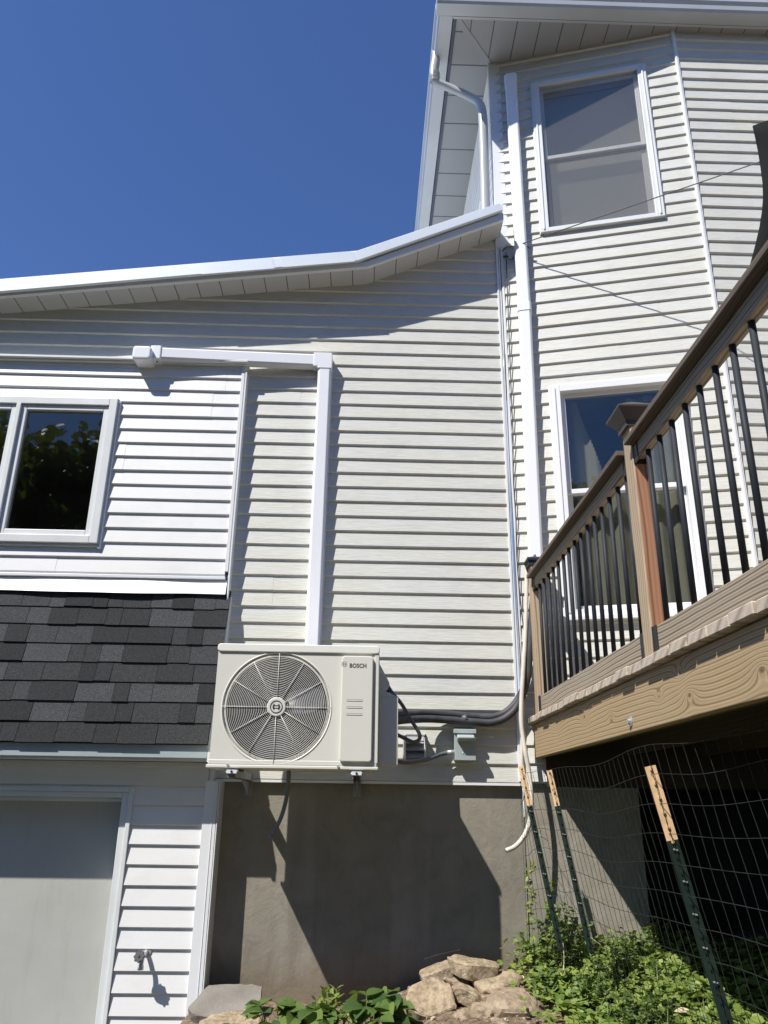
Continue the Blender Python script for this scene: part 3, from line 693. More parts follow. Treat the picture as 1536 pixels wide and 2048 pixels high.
def emblem(cx, cz, r, y, t_):
    m = MB()
    for rr in (r,):
        n = 44; vs = []
        for q in (rr, rr - t_): vs += [(cx + q * math.cos(2 * math.pi * i / n), y, cz + q * math.sin(2 * math.pi * i / n)) for i in range(n)]
        m.add(vs, [(i, (i + 1) % n, n + (i + 1) % n, n + i) for i in range(n)])
    ir = r * .60
    for sgn in (-1, 1):   # the two pole arcs and the bar between them
        n = 12; vs = []
        for q in (ir, ir - t_ * .9): vs += [(cx + sgn * (q * math.cos(R(-52 + 104 * i / n))), y, cz + q * math.sin(R(-52 + 104 * i / n))) for i in range(n + 1)]
        m.add(vs, [(i, i + 1, n + 2 + i, n + 1 + i) for i in range(n)])
        xx = cx + sgn * ir * .62
        m.quad((xx - t_ * .4, y, cz - ir * .78), (xx + t_ * .4, y, cz - ir * .78), (xx + t_ * .4, y, cz + ir * .78), (xx - t_ * .4, y, cz + ir * .78))
    for z in (-1, 1):
        m.quad((cx - ir * .62, y, cz + z * ir * .34 - t_ * .35), (cx + ir * .62, y, cz + z * ir * .34 - t_ * .35), (cx + ir * .62, y, cz + z * ir * .34 + t_ * .35), (cx - ir * .62, y, cz + z * ir * .34 + t_ * .35))
    return m
o = emblem(FCX, FCZ, .034, yb, .0052).build('emblem', 'ink', bd, loc=HL * 0)
# service panel
pa, pb = P(671, 1312, AY - .012), P(747, 1312, AY - .012); pc = P(664, 1528, AY - .012)
sx0, sx1, sz0, sz1 = -.128, .043, pc.z + .012, pa.z + .002
m = MB(); m.prism([(x, AY - .022, z) for x, z in rrect(sx0, sx1, sz0, sz1, .016)], (0, .021, 0)); sp = hpb(m, 'service_panel', 'ac', bevel=.006, seg=3)
m = MB()
for py in (1400, 1414, 1428):
    z = P(699, py, AY - .02).z
    m.prism([(x, AY - .0232, zz) for x, zz in rrect(-.098, -.012, z - .0048, z + .0048, .0046)], (0, .001, 0))
m.build('slot', 'ink_soft', sp)
m = MB()
for py in (1400, 1414, 1428):
    z = P(699, py, AY - .02).z - .0008
    m.prism([(x, AY - .0240, zz) for x, zz in rrect(-.097, -.013, z - .0036, z + .0030, .0030)], (0, .0006, 0))
m.build('slot_face', 'ac', sp)
fcv = bpy.data.curves.new('letters', 'FONT'); fcv.body = 'BOSCH'; fcv.size = .0315; fcv.offset = .0012; fcv.space_character = 1.08
tmp = bpy.data.objects.new('letters', fcv); C.objects.link(tmp); bpy.context.view_layer.update()
me = bpy.data.meshes.new_from_object(tmp.evaluated_get(bpy.context.evaluated_depsgraph_get())); bpy.data.objects.remove(tmp)
lt = bpy.data.objects.new('lettering', me); me.materials.clear(); me.materials.append(M['ink']); C.objects.link(lt); lt.parent = sp
q = P(699, 1334, AY - .0225); lt.location = (q.x, AY - .0226, q.z - .002); lt.rotation_euler = (R(90), 0, 0)
wl = max(v.co.x for v in me.vertices); lt.scale = ((P(733, 1328, AY).x - q.x) / wl, 1, 1)
q = P(688.5, 1328, AY - .0225); emblem(q.x, q.z, .0148, AY - .0226, .0024).build('emblem', 'ink_soft', sp)
# side cover with the hand recess wedge above it
m = MB(); m.box(ax1 + .006, .186, -.375, -.15, 2.095, 2.455); m.prism([(.186, -.375, 2.455), (.11, -.375, 2.490), (ax1 + .006, -.375, 2.492), (ax1 + .006, -.375, 2.455)], (0, .225, 0)); sc_ = hpb(m, 'side_cover', 'ac', bevel=.004)
m = MB(); p0, p1, p2, p3 = (ax1 + .004, 2.645), (.138, 2.535), (.134, 2.512), (ax1 + .004, 2.470)
m.prism([(x, -.36, z) for x, z in (p0, p1, p2, p3)], (0, .17, 0)); hpb(m, 'valve_hood', 'ac', bevel=.003)
m = MB()
for k, (xx, zz) in enumerate(((.10, 2.50), (.118, 2.497), (.132, 2.505))):
    m = MB(); m.tube([(xx, -.33 + .04 * k, zz + .02), (xx, -.33 + .04 * k, zz - .02)], .008, 8); hpb(m, 'cable_gland', 'blackplastic', smooth=True)
for fx in (P(464, 1540, AY).x, P(713, 1545, AY).x):
    for y_ in (AY + .02, -.20): m = MB(); m.box(fx - .026, fx + .026, y_, y_ + .04, az0 - .012, az0 - .004); hpb(m, 'foot', 'galv', bevel=.002)

SX = (DIST - .635) / (DIST - .47)   # the unit stands well off the wall on its brackets
hp.scale = (SX, .97, SX); hp.location = (HL.x * -SX, -.30 - .165, 1.9 + (az0 - 1.9) * SX)
AYN = -.635; azn = 1.9 + (az0 - 1.9) * SX
# wall brackets under the unit
for bi, px_ in enumerate((464, 713)):
    x = P(px_, 1552, AYN).x; zt = azn - .013
    br = empty('wall_bracket', (x, 0, zt - .3)); L = -Vector(br.location)
    tag(br, ('steel wall bracket under the left end of the heat pump', 'steel wall bracket under the right end of the heat pump beside the service panel')[bi], 'bracket', 'brackets under the heat pump')
    m = MB(); m.box(x - .020, x + .020, -.655, -.018, zt - .006, zt); m.box(x - .020, x - .016, -.653, -.018, zt - .034, zt - .006); m.box(x + .016, x + .020, -.653, -.018, zt - .034, zt - .006)
    m.build('arm', 'vent', br, loc=L)
    m = MB(); m.box(x - .025, x + .025, -.018, -.014, zt - .30, zt + .02) if False else m.box(x - .022, x + .022, -.018, .0, zt - .040, zt - .001)
    m.box(x - .022, x + .022, .004, .024, zt - .115, zt - .045)
    m.build('wall_plate', 'vent', br, loc=L)
    m = MB(); m.prism([(x - .029, -.660, zt - .010), (x + .029, -.660, zt - .010), (x + .022, -.60, zt + .001), (x - .022, -.60, zt + .001)], (0, 0, .003)); m.box(x - .025, x + .025, -.664, -.6565, zt - .016, zt + .001)
    m.build('end_cap', 'trim', br, loc=L)
    m = MB(); m.prism([(x - .003, -.30, zt - .034), (x - .003, -.0, zt - .115), (x - .003, -.0, zt - .040), (x - .003, -.26, zt - .034)], (.006, 0, 0)); m.build('brace', 'vent', br, loc=L)
    m = MB(); m.tube([(x, -.667, zt - .007), (x, -.6635, zt - .007)], .006, 8); m.build('bolt', 'blackplastic', br, loc=L)

# ------------------------------------------------------------------ LINE COVERS
CY = -.085
lc = empty('line_cover', (0, 0, 0)); tag(lc, 'white plastic line cover running level then down behind the heat pump', 'line cover')
def cover_run(x0, x1, z0, z1, vertical):
    """box section with chamfered front edges"""
    m = MB(); c_ = .014
    if vertical:
        sec = [(x0, -.012), (x0, CY + c_), (x0 + c_, CY), (x1 - c_, CY), (x1, CY + c_), (x1, -.012)]
        m.prism([(x, y, z0) for x, y in sec], (0, 0, z1 - z0))
    else:
        sec = [(z0, -.012), (z0, CY + c_), (z0 + c_, CY), (z1 - c_, CY), (z1, CY + c_), (z1, -.012)]
        m.prism([(x0, y, z) for z, y in sec], (x1 - x0, 0, 0))
    return m
vx0, vx1 = -.370, -.277
zt_ = P(640, 735, CY).z
m = cover_run(vx0, vx1, 2.72, zt_, True); m.build('vertical_channel', 'cover', lc, .003)
m = MB(); m.box(vx1 + .001, vx1 + .006, -.03, -.013, 2.72, zt_ - .01); m.build('channel_back', 'cover', lc, .001)
a_, b_ = P(325, 693, CY), P(325, 718, CY); c1_, c2_ = P(622, 707, CY), P(622, 731, CY)
hz0, hz1 = c2_.z, c1_.z + .004
CL = -.150
zl1, zl0 = P(330, 693, CL).z, P(330, 717, CL).z
def hsec(x, yf, za, zb): c_ = .014; return [(x, yf + .060, za), (x, yf + c_, za), (x, yf, za + c_), (x, yf, zb - c_), (x, yf + c_, zb), (x, yf + .060, zb)]
m = MB(); A6 = hsec(P(312, 705, CL).x, CL, zl0, zl1); B6 = hsec(-.398, CY, hz0 - .002, hz1)
m.add(A6 + B6, [(5, 4, 3, 2, 1, 0), (6, 7, 8, 9, 10, 11)] + [(k, (k + 1) % 6, 6 + (k + 1) % 6, 6 + k) for k in range(6)])
m.build('horizontal_channel', 'cover', lc, .003)
m = MB(); e = .004
m.prism([(x, CY - e, z) for x, z in ((-.402, hz0 - e), (vx0 - e + .004, hz0 - e), (vx0 - e, hz0 - .012), (vx0 - e, zt_ - .005), (vx1 + e, zt_ - .005), (vx1 + e, hz1 - .012), (vx1 + e - .006, hz1 + e - .003), (vx1 - .010, hz1 + e), (-.402, hz1 + e))], (0, -CY - .012 + e, 0))
m.build('elbow', 'cover', lc, .008, seg=3)
m = MB(); m.box(vx0 - .003, vx1 + .003, CY - .0045, -.012, zt_ - .014, zt_ - .006); m.build('joint_line', 'ink_soft', lc) if False else None
# end cap: bigger box with rounded corners and a flange
CC = CL - .045
ex0, ex1 = P(264, 705, CC).x, P(302, 705, CC).x; cz0, cz1 = P(283, 717, CC).z, P(283, 690.5, CC).z
m = MB(); m.prism([(x, CC, z) for x, z in rrect(ex0, ex1, cz0, cz1, .026)], (0, .175, 0)); m.build('end_cap', 'cover', lc, .014, seg=3)
m = MB(); m.prism([(x, CL - .006, z) for x, z in rrect(ex1 - .02, P(322, 705, CL).x, zl0 - .005, zl1 + .005, .010)], (0, .100, 0)); m.build('cap_collar', 'cover', lc, .006)
m = MB(); m.prism([(ex0 - .020, -.020, cz0 - .025), (ex0 + .05, -.020, cz0 - .035), (ex0 + .05, -.020, cz1), (ex0 - .020, -.020, cz1)], (0, .006, 0)); m.build('wall_flange', 'cover', lc, .002)
m = MB(); m.tube([(P(314, 705, CL).x, CL + .03, zl0 - .004), (P(314, 705, CL).x, CL + .03, zl0 - .010)], .005, 8); m.build('screw', 'ink', lc)

tc = empty('line_cover', (0, 0, 0)); tag(tc, 'tall white plastic line cover climbing the angled wall beside the windows', 'line cover')
def facet_prism(m, sec, z0, z1, s_shift=(0, 0)):
    lo = [FA(s + s_shift[0], y, z0) for s, y in sec]; hi = [FA(s + s_shift[1], y, z1) for s, y in sec]; n = len(sec)
    m.add(lo + hi, [tuple(range(n))[::-1], tuple(range(n, 2 * n))] + [(i, (i + 1) % n, n + (i + 1) % n, n + i) for i in range(n)])
def s_on(px, py, y):   # along-wall coordinate where an image point meets a plane y out from the angled wall
    n_ = Vector((math.sin(TH), math.cos(TH), 0)); o_ = Vector((XA, 0, 0)) + n_ * y; v = ray(px, py)
    q = CAM + v * ((o_ - CAM).dot(n_) / v.dot(n_)); return (q - o_).dot(Vector((math.cos(TH), -math.sin(TH), 0))), q.z
cvy = -.085
st, ztp = s_on(1020.5, 150, cvy); sm, zm_ = s_on(1048.5, 612, cvy); sb, zb_ = s_on(1070, 1097, cvy)
hw = .046; c_ = .013
sec = [(-hw, -.012), (-hw, cvy + c_), (-hw + c_, cvy), (hw - c_, cvy), (hw, cvy + c_), (hw, -.012)]
m = MB(); facet_prism(m, sec, zm_, ztp - .03, (sm, st)); m.build('upper_channel', 'cover', tc, .003)
m = MB(); facet_prism(m, sec, 3.36, zm_, (sb, sm)); m.build('lower_channel', 'cover', tc, .003)
sec2 = [(-hw - .004, -.012), (-hw - .004, cvy + c_ - .003), (-hw + c_ - .004, cvy - .004), (hw - c_ + .004, cvy - .004), (hw + .004, cvy + c_ - .003), (hw + .004, -.012)]
m = MB(); facet_prism(m, sec2, zm_ - .035, zm_ + .035, (sm, sm)); m.build('coupling', 'cover', tc, .003)
m = MB(); facet_prism(m, sec2, ztp - .10, ztp + .015, (st, st)); facet_prism(m, [(a * .9, min(b + .012, -.012)) for a, b in sec2], ztp + .015, ztp + .035, (st, st)); facet_prism(m, [(a * 1.03, b - .002) for a, b in sec2], ztp - .075, ztp - .068, (st, st)); m.build('top_cap', 'cover', tc, .009, seg=3)

# ------------------------------------------------------------------ SMALL SERVICES
def cable(name, pts, r, mat, label, cat, n=8, sub=8, group=None, parent=None):
    m = MB(); m.tube(curve_pts(pts, sub) if sub > 1 else pts, r, n); o = m.build(name, mat, parent, smooth=True)
    if label: tag(o, label, cat, group)
    return o
# insulated refrigerant lines
ln = empty('refrigerant_line', (0, 0, 0)); tag(ln, 'pair of black insulated pipes sweeping from the heat pump to the house corner', 'pipes')
for off, yy in ((0, -.045), (1, -.075)):
    pts = [P(x, y + off * 11 - 3, yy - dy_) for x, y, dy_ in ((775, 1440, .30), (800, 1433, .22), (850, 1430, .06), (900, 1432, .01), (950, 1436, 0), (985, 1437, 0), (1015, 1425, 0), (1038, 1398, 0))]
    pts += [P(1052 + off * 2, 1360, yy - .03), P(1059, 1300, yy - .04), P(1064, 1230, yy - .04), P(1069, 1150, yy - .04), FA(sb, -.05, 3.45)]
    m = MB(); m.tube(curve_pts(pts, 8), .0215, 12); m.build('insulated_pipe', 'rubber', ln, smooth=True)
m = MB(); q = P(930, 1438, -.075); m.tube([q + Vector((-.012, -.002, -.004)), q + Vector((.012, -.004, .008))], .0225, 12); m.build('tape_wrap', 'conduit', ln, smooth=True)
# white drain hose at the corner
cable('drain_hose', [P(1053, 1112, -.10), P(1053, 1180, -.11), P(1051, 1260, -.12), P(1047, 1330, -.13), P(1043, 1400, -.13), P(1043, 1450, -.13), P(1050, 1500, -.14), P(1059, 1550, -.14), P(1063, 1600, -.15), P(1060, 1640, -.16), P(1048, 1672, -.18), P(1030, 1693, -.20), P(1013, 1701, -.22)], .0128, 'hose',
      'long off white drain hose hanging down the house corner with a curled open end', 'hose', 12)
cable('drain_hose', [P(1046, 1440, -.03), P(1044, 1480, -.03), P(1044, 1530, -.03), P(1047, 1575, -.03)], .011, 'hose', 'short white tube behind the long drain hose at the house corner', 'hose', 10)
cable('drain_hose', [P(577, 1520, -.42), P(577, 1560, -.42), P(572, 1600, -.42), P(562, 1635, -.43), P(548, 1662, -.44), P(540, 1674, -.45)], .011, 'ink_soft', 'grey drain tube hanging under the heat pump in front of the foundation', 'hose', 10)
# whips
cable('power_cord', [P(776, 1372, -.46), P(784, 1385, -.47), P(803, 1408, -.46), P(822, 1440, -.44), P(838, 1466, -.42), P(838, 1479, -.40), P(827, 1484, -.38), P(812, 1478, -.37), P(788, 1466, -.37)], .0105, 'conduit',
      'black flexible power cord looping out of the side of the heat pump', 'cable', 10)
cw = empty('conduit', (0, 0, 0)); tag(cw, 'dark flexible conduit between the heat pump and the disconnect box', 'conduit')
m = MB(); m.tube(curve_pts([P(782, 1519, -.36), P(805, 1524, -.32), P(830, 1523, -.24), P(855, 1518, -.15), P(880, 1509, -.075), P(897, 1505, -.065)], 8), .0115, 10); m.build('flexible_tube', 'conduit', cw, smooth=True)
m = MB(); m.tube([P(894, 1505.5, -.065), P(903, 1505, -.062), P(911, 1505, -.06)], [.014, .0155, .0155], 10); m.build('connector', 'galv', cw, smooth=True)
# disconnect box
q0, q1 = P(910, 1460, -.085), P(955, 1522, -.085)
bx0, bx1, bz0, bz1 = .527, .650, q1.z + .002, q0.z
db = empty('disconnect_box', (.59, 0, 2.14)); L = -Vector(db.location); tag(db, 'grey electrical disconnect box with a raised hood on the siding right of the heat pump', 'electrical box')
m = MB(); m.box(bx0, bx1, -.080, -.004, bz0, bz1 - .02); m.build('box_body', 'box', db, .003, loc=L)
m = MB(); m.box(bx0 - .005, bx1 + .004, -.092, -.004, bz1 - .019, bz1 + .006); m.build('lid', 'box', db, .003, loc=L)
m = MB(); zc = P(930, 1478, -.1).z
m.prism([(bx0 + .012, -.081, zc + .026), (bx0 + .012, -.122, zc + .022), (bx0 + .012, -.134, zc + .006), (bx0 + .012, -.124, zc - .008), (bx0 + .012, -.081, zc - .014)], (.100, 0, 0)); m.build('hood', 'box', db, .007, loc=L, seg=3)
m = MB(); zl = P(933, 1507, -.08).z; n = 24
m.tube([( .590 + .020 * math.cos(2 * math.pi * i / n), -.081, zl + .006 * math.sin(2 * math.pi * i / n)) for i in range(n)], .0011, 5, closed=True)
m.tube([(.583, -.082, zl + .004), (.590, -.082, zl + .013), (.597, -.082, zl + .006)], .0012, 5); m.build('embossed_mark', 'galv', db, loc=L)
# louvred wall vent
vq0, vq1 = P(808, 1468, -.06), P(852, 1522, -.06)
vv = empty('wall_vent', (vq0.x, 0, vq1.z)); L = -Vector(vv.location); tag(vv, 'small grey louvred wall vent half hidden behind the heat pump', 'vent')
vx, vX, vz, vZ = vq0.x, vq1.x, vq1.z, vq0.z
m = MB(); m.box(vx - .004, vX + .004, -.022, 0, vz - .004, vZ + .004); m.build('back_plate', 'vent', vv, .002, loc=L)
for a in (vX - .011, vx): m = MB(); m.box(a, a + .012, -.075, -.022, vz, vZ); m.build('side_cheek', 'trim_grey', vv, .003, loc=L)
for k in range(3):
    z = vz + .012 + k * (vZ - vz - .03) / 3; m = MB(); m.prism([(vx + .011, -.026, z + .044), (vx + .011, -.066, z + .004), (vx + .011, -.070, z + .006), (vx + .011, -.030, z + .047)], (vX - vx - .024, 0, 0)); m.build('louvre', 'vent', vv, .001, loc=L)
m = MB(); m.box(vx - .002, vX + .004, -.078, -.070, vZ - .014, vZ - .008); m.build('crossbar', 'conduit', vv, loc=L)
# hose bib on the garage wall
hb = empty('hose_faucet', (-1.075, GY, 1.17)); L = -Vector(hb.location); tag(hb, 'small outdoor hose faucet with a dark round handle on the lower left white siding', 'faucet')
r_ = P(293, 1903, GY - .01)
hp0 = Vector((r_.x, GY, r_.z)); 
m = MB(); m.tube([hp0 + Vector((0, .0, 0)), hp0 + Vector((0, -.012, 0))], .026, 16); m.build('flange', 'galv', hb, .002, loc=L)
m = MB(); m.tube(curve_pts([hp0, hp0 + Vector((0, -.04, -.005)), hp0 + Vector((-.003, -.07, -.020)), hp0 + Vector((-.004, -.082, -.050)), hp0 + Vector((-.004, -.084, -.068))], 5), [.0115] * 20 + [.014], 12) if False else m.tube(curve_pts([hp0, hp0 + Vector((0, -.04, -.005)), hp0 + Vector((-.003, -.07, -.020)), hp0 + Vector((-.004, -.082, -.050)), hp0 + Vector((-.004, -.084, -.068))], 5), .0120, 12)
m.tube([hp0 + Vector((-.004, -.084, -.052)), hp0 + Vector((-.004, -.084, -.072))], .0155, 12); m.build('spout', 'galv', hb, loc=L, smooth=True)
m = MB(); hc = hp0 + Vector((-.008, -.112, -.008)); d_ = Vector((-.12, -.9, .42)).normalized(); a_ = d_.orthogonal().normalized(); b_ = d_.cross(a_)
rim = [hc + (a_ * math.cos(2 * math.pi * i / 32) + b_ * math.sin(2 * math.pi * i / 32)) * (.0275 + .0035 * math.cos(8 * 2 * math.pi * i / 32)) for i in range(32)]
m.prism([tuple(p) for p in rim], tuple(d_ * .009)); m.tube([hc - d_ * .055, hc + d_ * .014], .0065, 8); m.build('handle', 'blackplastic', hb, .002, loc=L)
# overhead cable and its hook, thin wall cable
A1 = P(1031, 492, -.085); B1_ = P(1536, 318, -1.20); D_ = B1_ - A1
pts = [A1 + D_ * t_ - Vector((0, 0, .05 * (1 - (2 * t_ / 1.5 - 1) ** 2))) * 0 for t_ in (0, .25, .5, .75, 1, 1.25, 1.6)]
oc = empty('overhead_cable', tuple(A1)); tag(oc, 'thin dark overhead cable stretched from the house corner across the upper window', 'cable')
m = MB(); m.tube(pts, .0042, 6); m.build('wire', 'wire', oc, loc=-A1)
m = MB(); q = FA(.02, -.012, A1.z); m.tube([tuple(q), tuple(FA(.06, -.05, A1.z + .005)), tuple(A1)], .004, 6); m.tube([tuple(A1 + Vector((.002, .0, .09))), tuple(A1 + Vector((0, 0, -.01)))], .003, 6)
m.tube([tuple(A1), tuple(A1 + Vector((.05, -.03, -.014))), tuple(A1 + Vector((.105, -.035, -.045)))], .006, 6); m.build('wire_clamp', 'wire', oc, loc=-A1)
m = MB(); cc = P(1021, 512, -.05); m.tube([tuple(cc + Vector((.022 * math.cos(a), 0, .030 * math.sin(a)))) for a in [math.pi + math.pi * i / 12 for i in range(13)]], .003, 6); m.box(cc.x - .05, cc.x - .01, -.03, -.008, cc.z + .005, cc.z + .02); m.build('hook', 'wire', oc, loc=-A1)
pw = []
for x, y in ((1012, 506), (1014, 560), (1017, 640), (1020, 720), (1023, 800), (1026, 870), (1026, 930), (1028, 980), (1032, 1040), (1033, 1100), (1037, 1160), (1044, 1230), (1052, 1290), (1062, 1340)):
    s, z = s_on(x, y, -.03); pw.append(FA(s, -.03, z))
cable('phone_cable', pw, .0038, 'wire', 'thin black cable hanging loosely down the inside corner of the siding', 'cable', 6, 5)
pw = []
for x, y in ((1004, 700), (1012, 900), (1018, 1000), (1027, 1170), (1034, 1290), (1042, 1400)): pw.append(P(x + 2, y, -.034))
cable('corner_cable', pw, .0036, 'galv', 'thin grey cable fixed along the white corner channel of the siding', 'cable', 6, 4)

# ------------------------------------------------------------------ DECK
DXF = 1.0; BZ0, BZ1 = 2.162, 2.352; DK0, DK1 = 2.354, 2.390; YEND = -6.6  # deck lengthened out of view to shade the ground beneath it
deck = empty('deck', (DXF, -2, 2.15)); L = -Vector(deck.location)
tag(deck, 'raised wooden deck with weathered rail and black balusters along the right side', 'deck')
def dk(m, name, mat, **kw):
    kw.setdefault('parent', deck)
    if kw['parent'] is deck: kw['loc'] = L
    p = kw.pop('parent'); return m.build(name, mat, p, **kw)
m = MB(); m.box(DXF, DXF + .038, YEND, -.035, BZ0, BZ1); dk(m, 'rim_beam', 'beam', bevel=.003)
m = MB(); m.box(DXF + .04, DXF + .078, YEND, -.06, BZ0 + .004, BZ1); dk(m, 'inner_beam', 'beam_shaded', bevel=.003)
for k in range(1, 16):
    m = MB(); x = DXF + .04 + .405 * k; m.box(x, x + .038, YEND + .04, -.30, BZ0 + .01, BZ1); dk(m, 'joist', 'beam_shaded')
m = MB(); m.box(DXF + .08, 4.6, -1.98, -1.94, BZ0 - .0, BZ1 - .002) if False else m.box(DXF + .08, 7.4, YEND, YEND + .038, BZ0, BZ1); dk(m, 'end_joist', 'beam')
yy = -.04; rnd = random.Random(5); k = 0
while yy > YEND:
    wd = .138; x0 = DXF - .030 + rnd.uniform(-.006, .006); m = MB(); x1 = 7.5
    m.t = (1, 1, 1)
    dz = rnd.uniform(-.0015, .0015)
    m.box(x0, x1 if yy < -.5 else 2.0 if yy > -.3 else x1, yy - wd, yy, DK0 + dz, DK1 + dz); dk(m, 'deck_board', 'board', bevel=.004, seg=1)
    yy -= wd + rnd.uniform(.004, .008)
m = MB(); m.prism([tuple(FA(s_, y_, BZ0 - .16)) for s_, y_ in ((.14, -.016), (.14, -.056), (1.45, -.056), (1.45, -.016))], (0, 0, BZ1 - BZ0 + .158)); dk(m, 'ledger', 'beam_shaded')
m = MB(); m.box(BX + .03, 7.4, BY - .056, BY - .016, BZ0 - .16, BZ1 - .002); dk(m, 'ledger', 'beam_shaded')
m = MB(); q = PX(1262, 1443, DXF); m.tube([(DXF - .0005, q.y, q.z), (DXF - .004, q.y, q.z)], .019, 16); m.tube([(DXF - .004, q.y, q.z), (DXF - .014, q.y, q.z)], .010, 6); dk(m, 'bolt', 'galv')
# posts
RZ0, RZ1 = 3.137, 3.192
def post(y0, name_mat='post', small=False):
    p = empty('post', (DXF, y0, DK1), parent=deck); p.location = Vector((DXF, y0, DK1)) + L; l2 = -Vector((DXF, y0, DK1))
    m = MB(); m.box(DXF - .002, DXF + .060, y0, y0 + .089, DK1 + .001, 3.292); m.build('shaft', name_mat, p, .003, loc=l2)
    m = MB(); cx, cy = DXF + .034, y0 + .0445
    m.box(cx - .050, cx + .050, cy - .050, cy + .050, 3.278, 3.302)
    a, b = .084, .006; z0, z1, z2 = 3.345, 3.354, 3.405
    if small: a, b = .058, .030; z0, z1, z2 = 3.310, 3.326, 3.340
    m.hexa([(cx - .05, cy - .05, 3.302), (cx + .05, cy - .05, 3.302), (cx + .05, cy + .05, 3.302), (cx - .05, cy + .05, 3.302), (cx - a, cy - a, z0), (cx + a, cy - a, z0), (cx + a, cy + a, z0), (cx - a, cy + a, z0)])
    m.hexa([(cx - a, cy - a, z0), (cx + a, cy - a, z0), (cx + a, cy + a, z0), (cx - a, cy + a, z0), (cx - a, cy - a, z1), (cx + a, cy - a, z1), (cx + a, cy + a, z1), (cx - a, cy + a, z1)])
    m.hexa([(cx - a, cy - a, z1), (cx + a, cy - a, z1), (cx + a, cy + a, z1), (cx - a, cy + a, z1), (cx - b, cy - b, z2), (cx + b, cy - b, z2), (cx + b, cy + b, z2), (cx - b, cy + b, z2)])
    m.build('cap', 'bal' if small else 'cap', p, .002, loc=l2)
    return p
YP = [-.215, -2.112, -4.02, -5.93]
YP[0] = -.215
posts = [post(y, 'post', y == YP[0]) for y in YP]
# a rosy cheek board on the camera side of the middle post
m = MB(); m.box(DXF + .004, DXF + .059, YP[1] - .0025, YP[1] - .0005, DK1 + .004, 3.285); c = m.build('stained_face', 'redpost', posts[1], loc=-Vector((DXF, YP[1], DK1)))
for (ya, yb_) in ((YP[0], YP[1] + .089), (YP[1], YP[2] + .089), (YP[2], YP[3] + .089)):
    m = MB(); m.box(DXF + .005, DXF + .043, yb_ + .002, ya - .002, RZ0, RZ1); dk(m, 'top_rail', 'rail', bevel=.003)
    m = MB(); m.box(DXF - .033, DXF + .075, yb_ - .03 if yb_ < -3 else yb_ + .001, ya - .001, RZ1 + .002, RZ1 + .024); dk(m, 'rail_cap', 'railcap', bevel=.003)
    m = MB(); m.box(DXF + .005, DXF + .043, yb_ + .002, ya - .002, 2.405, 2.492); dk(m, 'bottom_rail', 'rail', bevel=.004)
    n = 15
    for i in range(n):
        y = ya - .092 - .1175 * i
        if y < yb_ + .05: break
        m = MB(); m.tube([(DXF + .024, y, 2.490), (DXF + .024, y, RZ0 + .002)], .0098, 10); dk(m, 'baluster', 'bal', smooth=True)
    for y, s in ((ya, -1), (yb_, 1)):
        for zc, hh in ((2.448, .046), (3.158, .040)):
            m = MB(); m.box(DXF - .0005, DXF + .050, *sorted((y + s * .002, y + s * .006)), zc - hh, zc + hh); m.box(DXF + .0015, DXF + .0045, *sorted((y + s * .002, y + s * .042)), zc - hh, zc + hh)
            m.box(DXF + .0445, DXF + .0475, *sorted((y + s * .002, y + s * .042)), zc - hh, zc + hh)
            dk(m, 'rail_bracket', 'blackplastic')
for x, y in ((4.6, YEND + .05), (7.0, -1.5), (1.20, YEND + .05)):
    m = MB(); m.box(x, x + .14, y, y + .14, .0, BZ0 - .001); dk(m, 'support_post', 'beam')

# dark cloth beyond the rail
cl_pts = [(1508, 247), (1512, 268), (1517, 300), (1521, 335), (1524, 370), (1524, 400), (1521, 430), (1516, 460), (1508, 495), (1498, 535), (1488, 570)]
m = MB(); yc = -2.0; nx = 10
vs = []
for (x, y) in cl_pts:
    for i in range(nx + 1):
        q = P(x, y, yc); q = q + Vector((.09 * i, .02 * math.sin(i * 1.3 + y * .01) + .004 * i, (.045 if y == 247 else 0) * i * .6)); vs.append(q)
k = len(cl_pts)
m.add(vs, [(i * (nx + 1) + j, (i + 1) * (nx + 1) + j, (i + 1) * (nx + 1) + j + 1, i * (nx + 1) + j + 1) for i in range(k - 1) for j in range(nx)])
o = m.build('shade_cloth', 'cloth', None, smooth=True); sm_ = o.modifiers.new('thick', 'SOLIDIFY'); sm_.thickness = .006
tag(o, 'dark fabric shade with an inward curving edge above the deck rail at the right border', 'shade cloth')

# ------------------------------------------------------------------ GROUND
def sst(a, b, x): t_ = min(1, max(0, (x - a) / (b - a))); return t_ * t_ * (3 - 2 * t_)
def ground_z(x, y):
    base = .90 + .13 * sst(.0, .45, x) + .07 * sst(.5, 1.0, x) + .10 * sst(1.0, 1.6, x) + .15 * sst(1.6, 3.2, x) + 1.0 * sst(2.7, 5.5, x)  # the far right rise is an unseen hill added to darken under the deck
    side = sst(-.98, -.86, x)
    fall = max(sst(-3.4, -1.6, y), sst(2.9, 5.5, x) * sst(-9, -5, y))
    slope = -.10 * max(0, min(-y, 1.6)) * sst(.4, 1.2, x) - .04 * max(0, min(-y, 1.6))
    z = (base + slope) * fall * side
    z += .018 * noise.noise(Vector((x * 3.2, y * 3.2, 0))) * side * fall + .008 * noise.noise(Vector((x * 11, y * 11, 3)))
    far = sst(8, 20, math.hypot(x, y + 2)); return z * (1 - far)
def axis(lo, hi, fine0, fine1, st, coarse):
    a = []; v_ = lo
    while v_ < hi: a.append(v_); v_ += st if fine0 <= v_ < fine1 else coarse * (1 + .12 * min(abs(v_ - fine0), abs(v_ - fine1)))
    return a + [hi]
xs = axis(-150, 150, -1.4, 3.6, .05, .5); ys = axis(-150, 150, -3.6, .3, .05, .5)
m = MB(); vs = [(x, y, ground_z(x, y)) for y in ys for x in xs]; nx = len(xs)
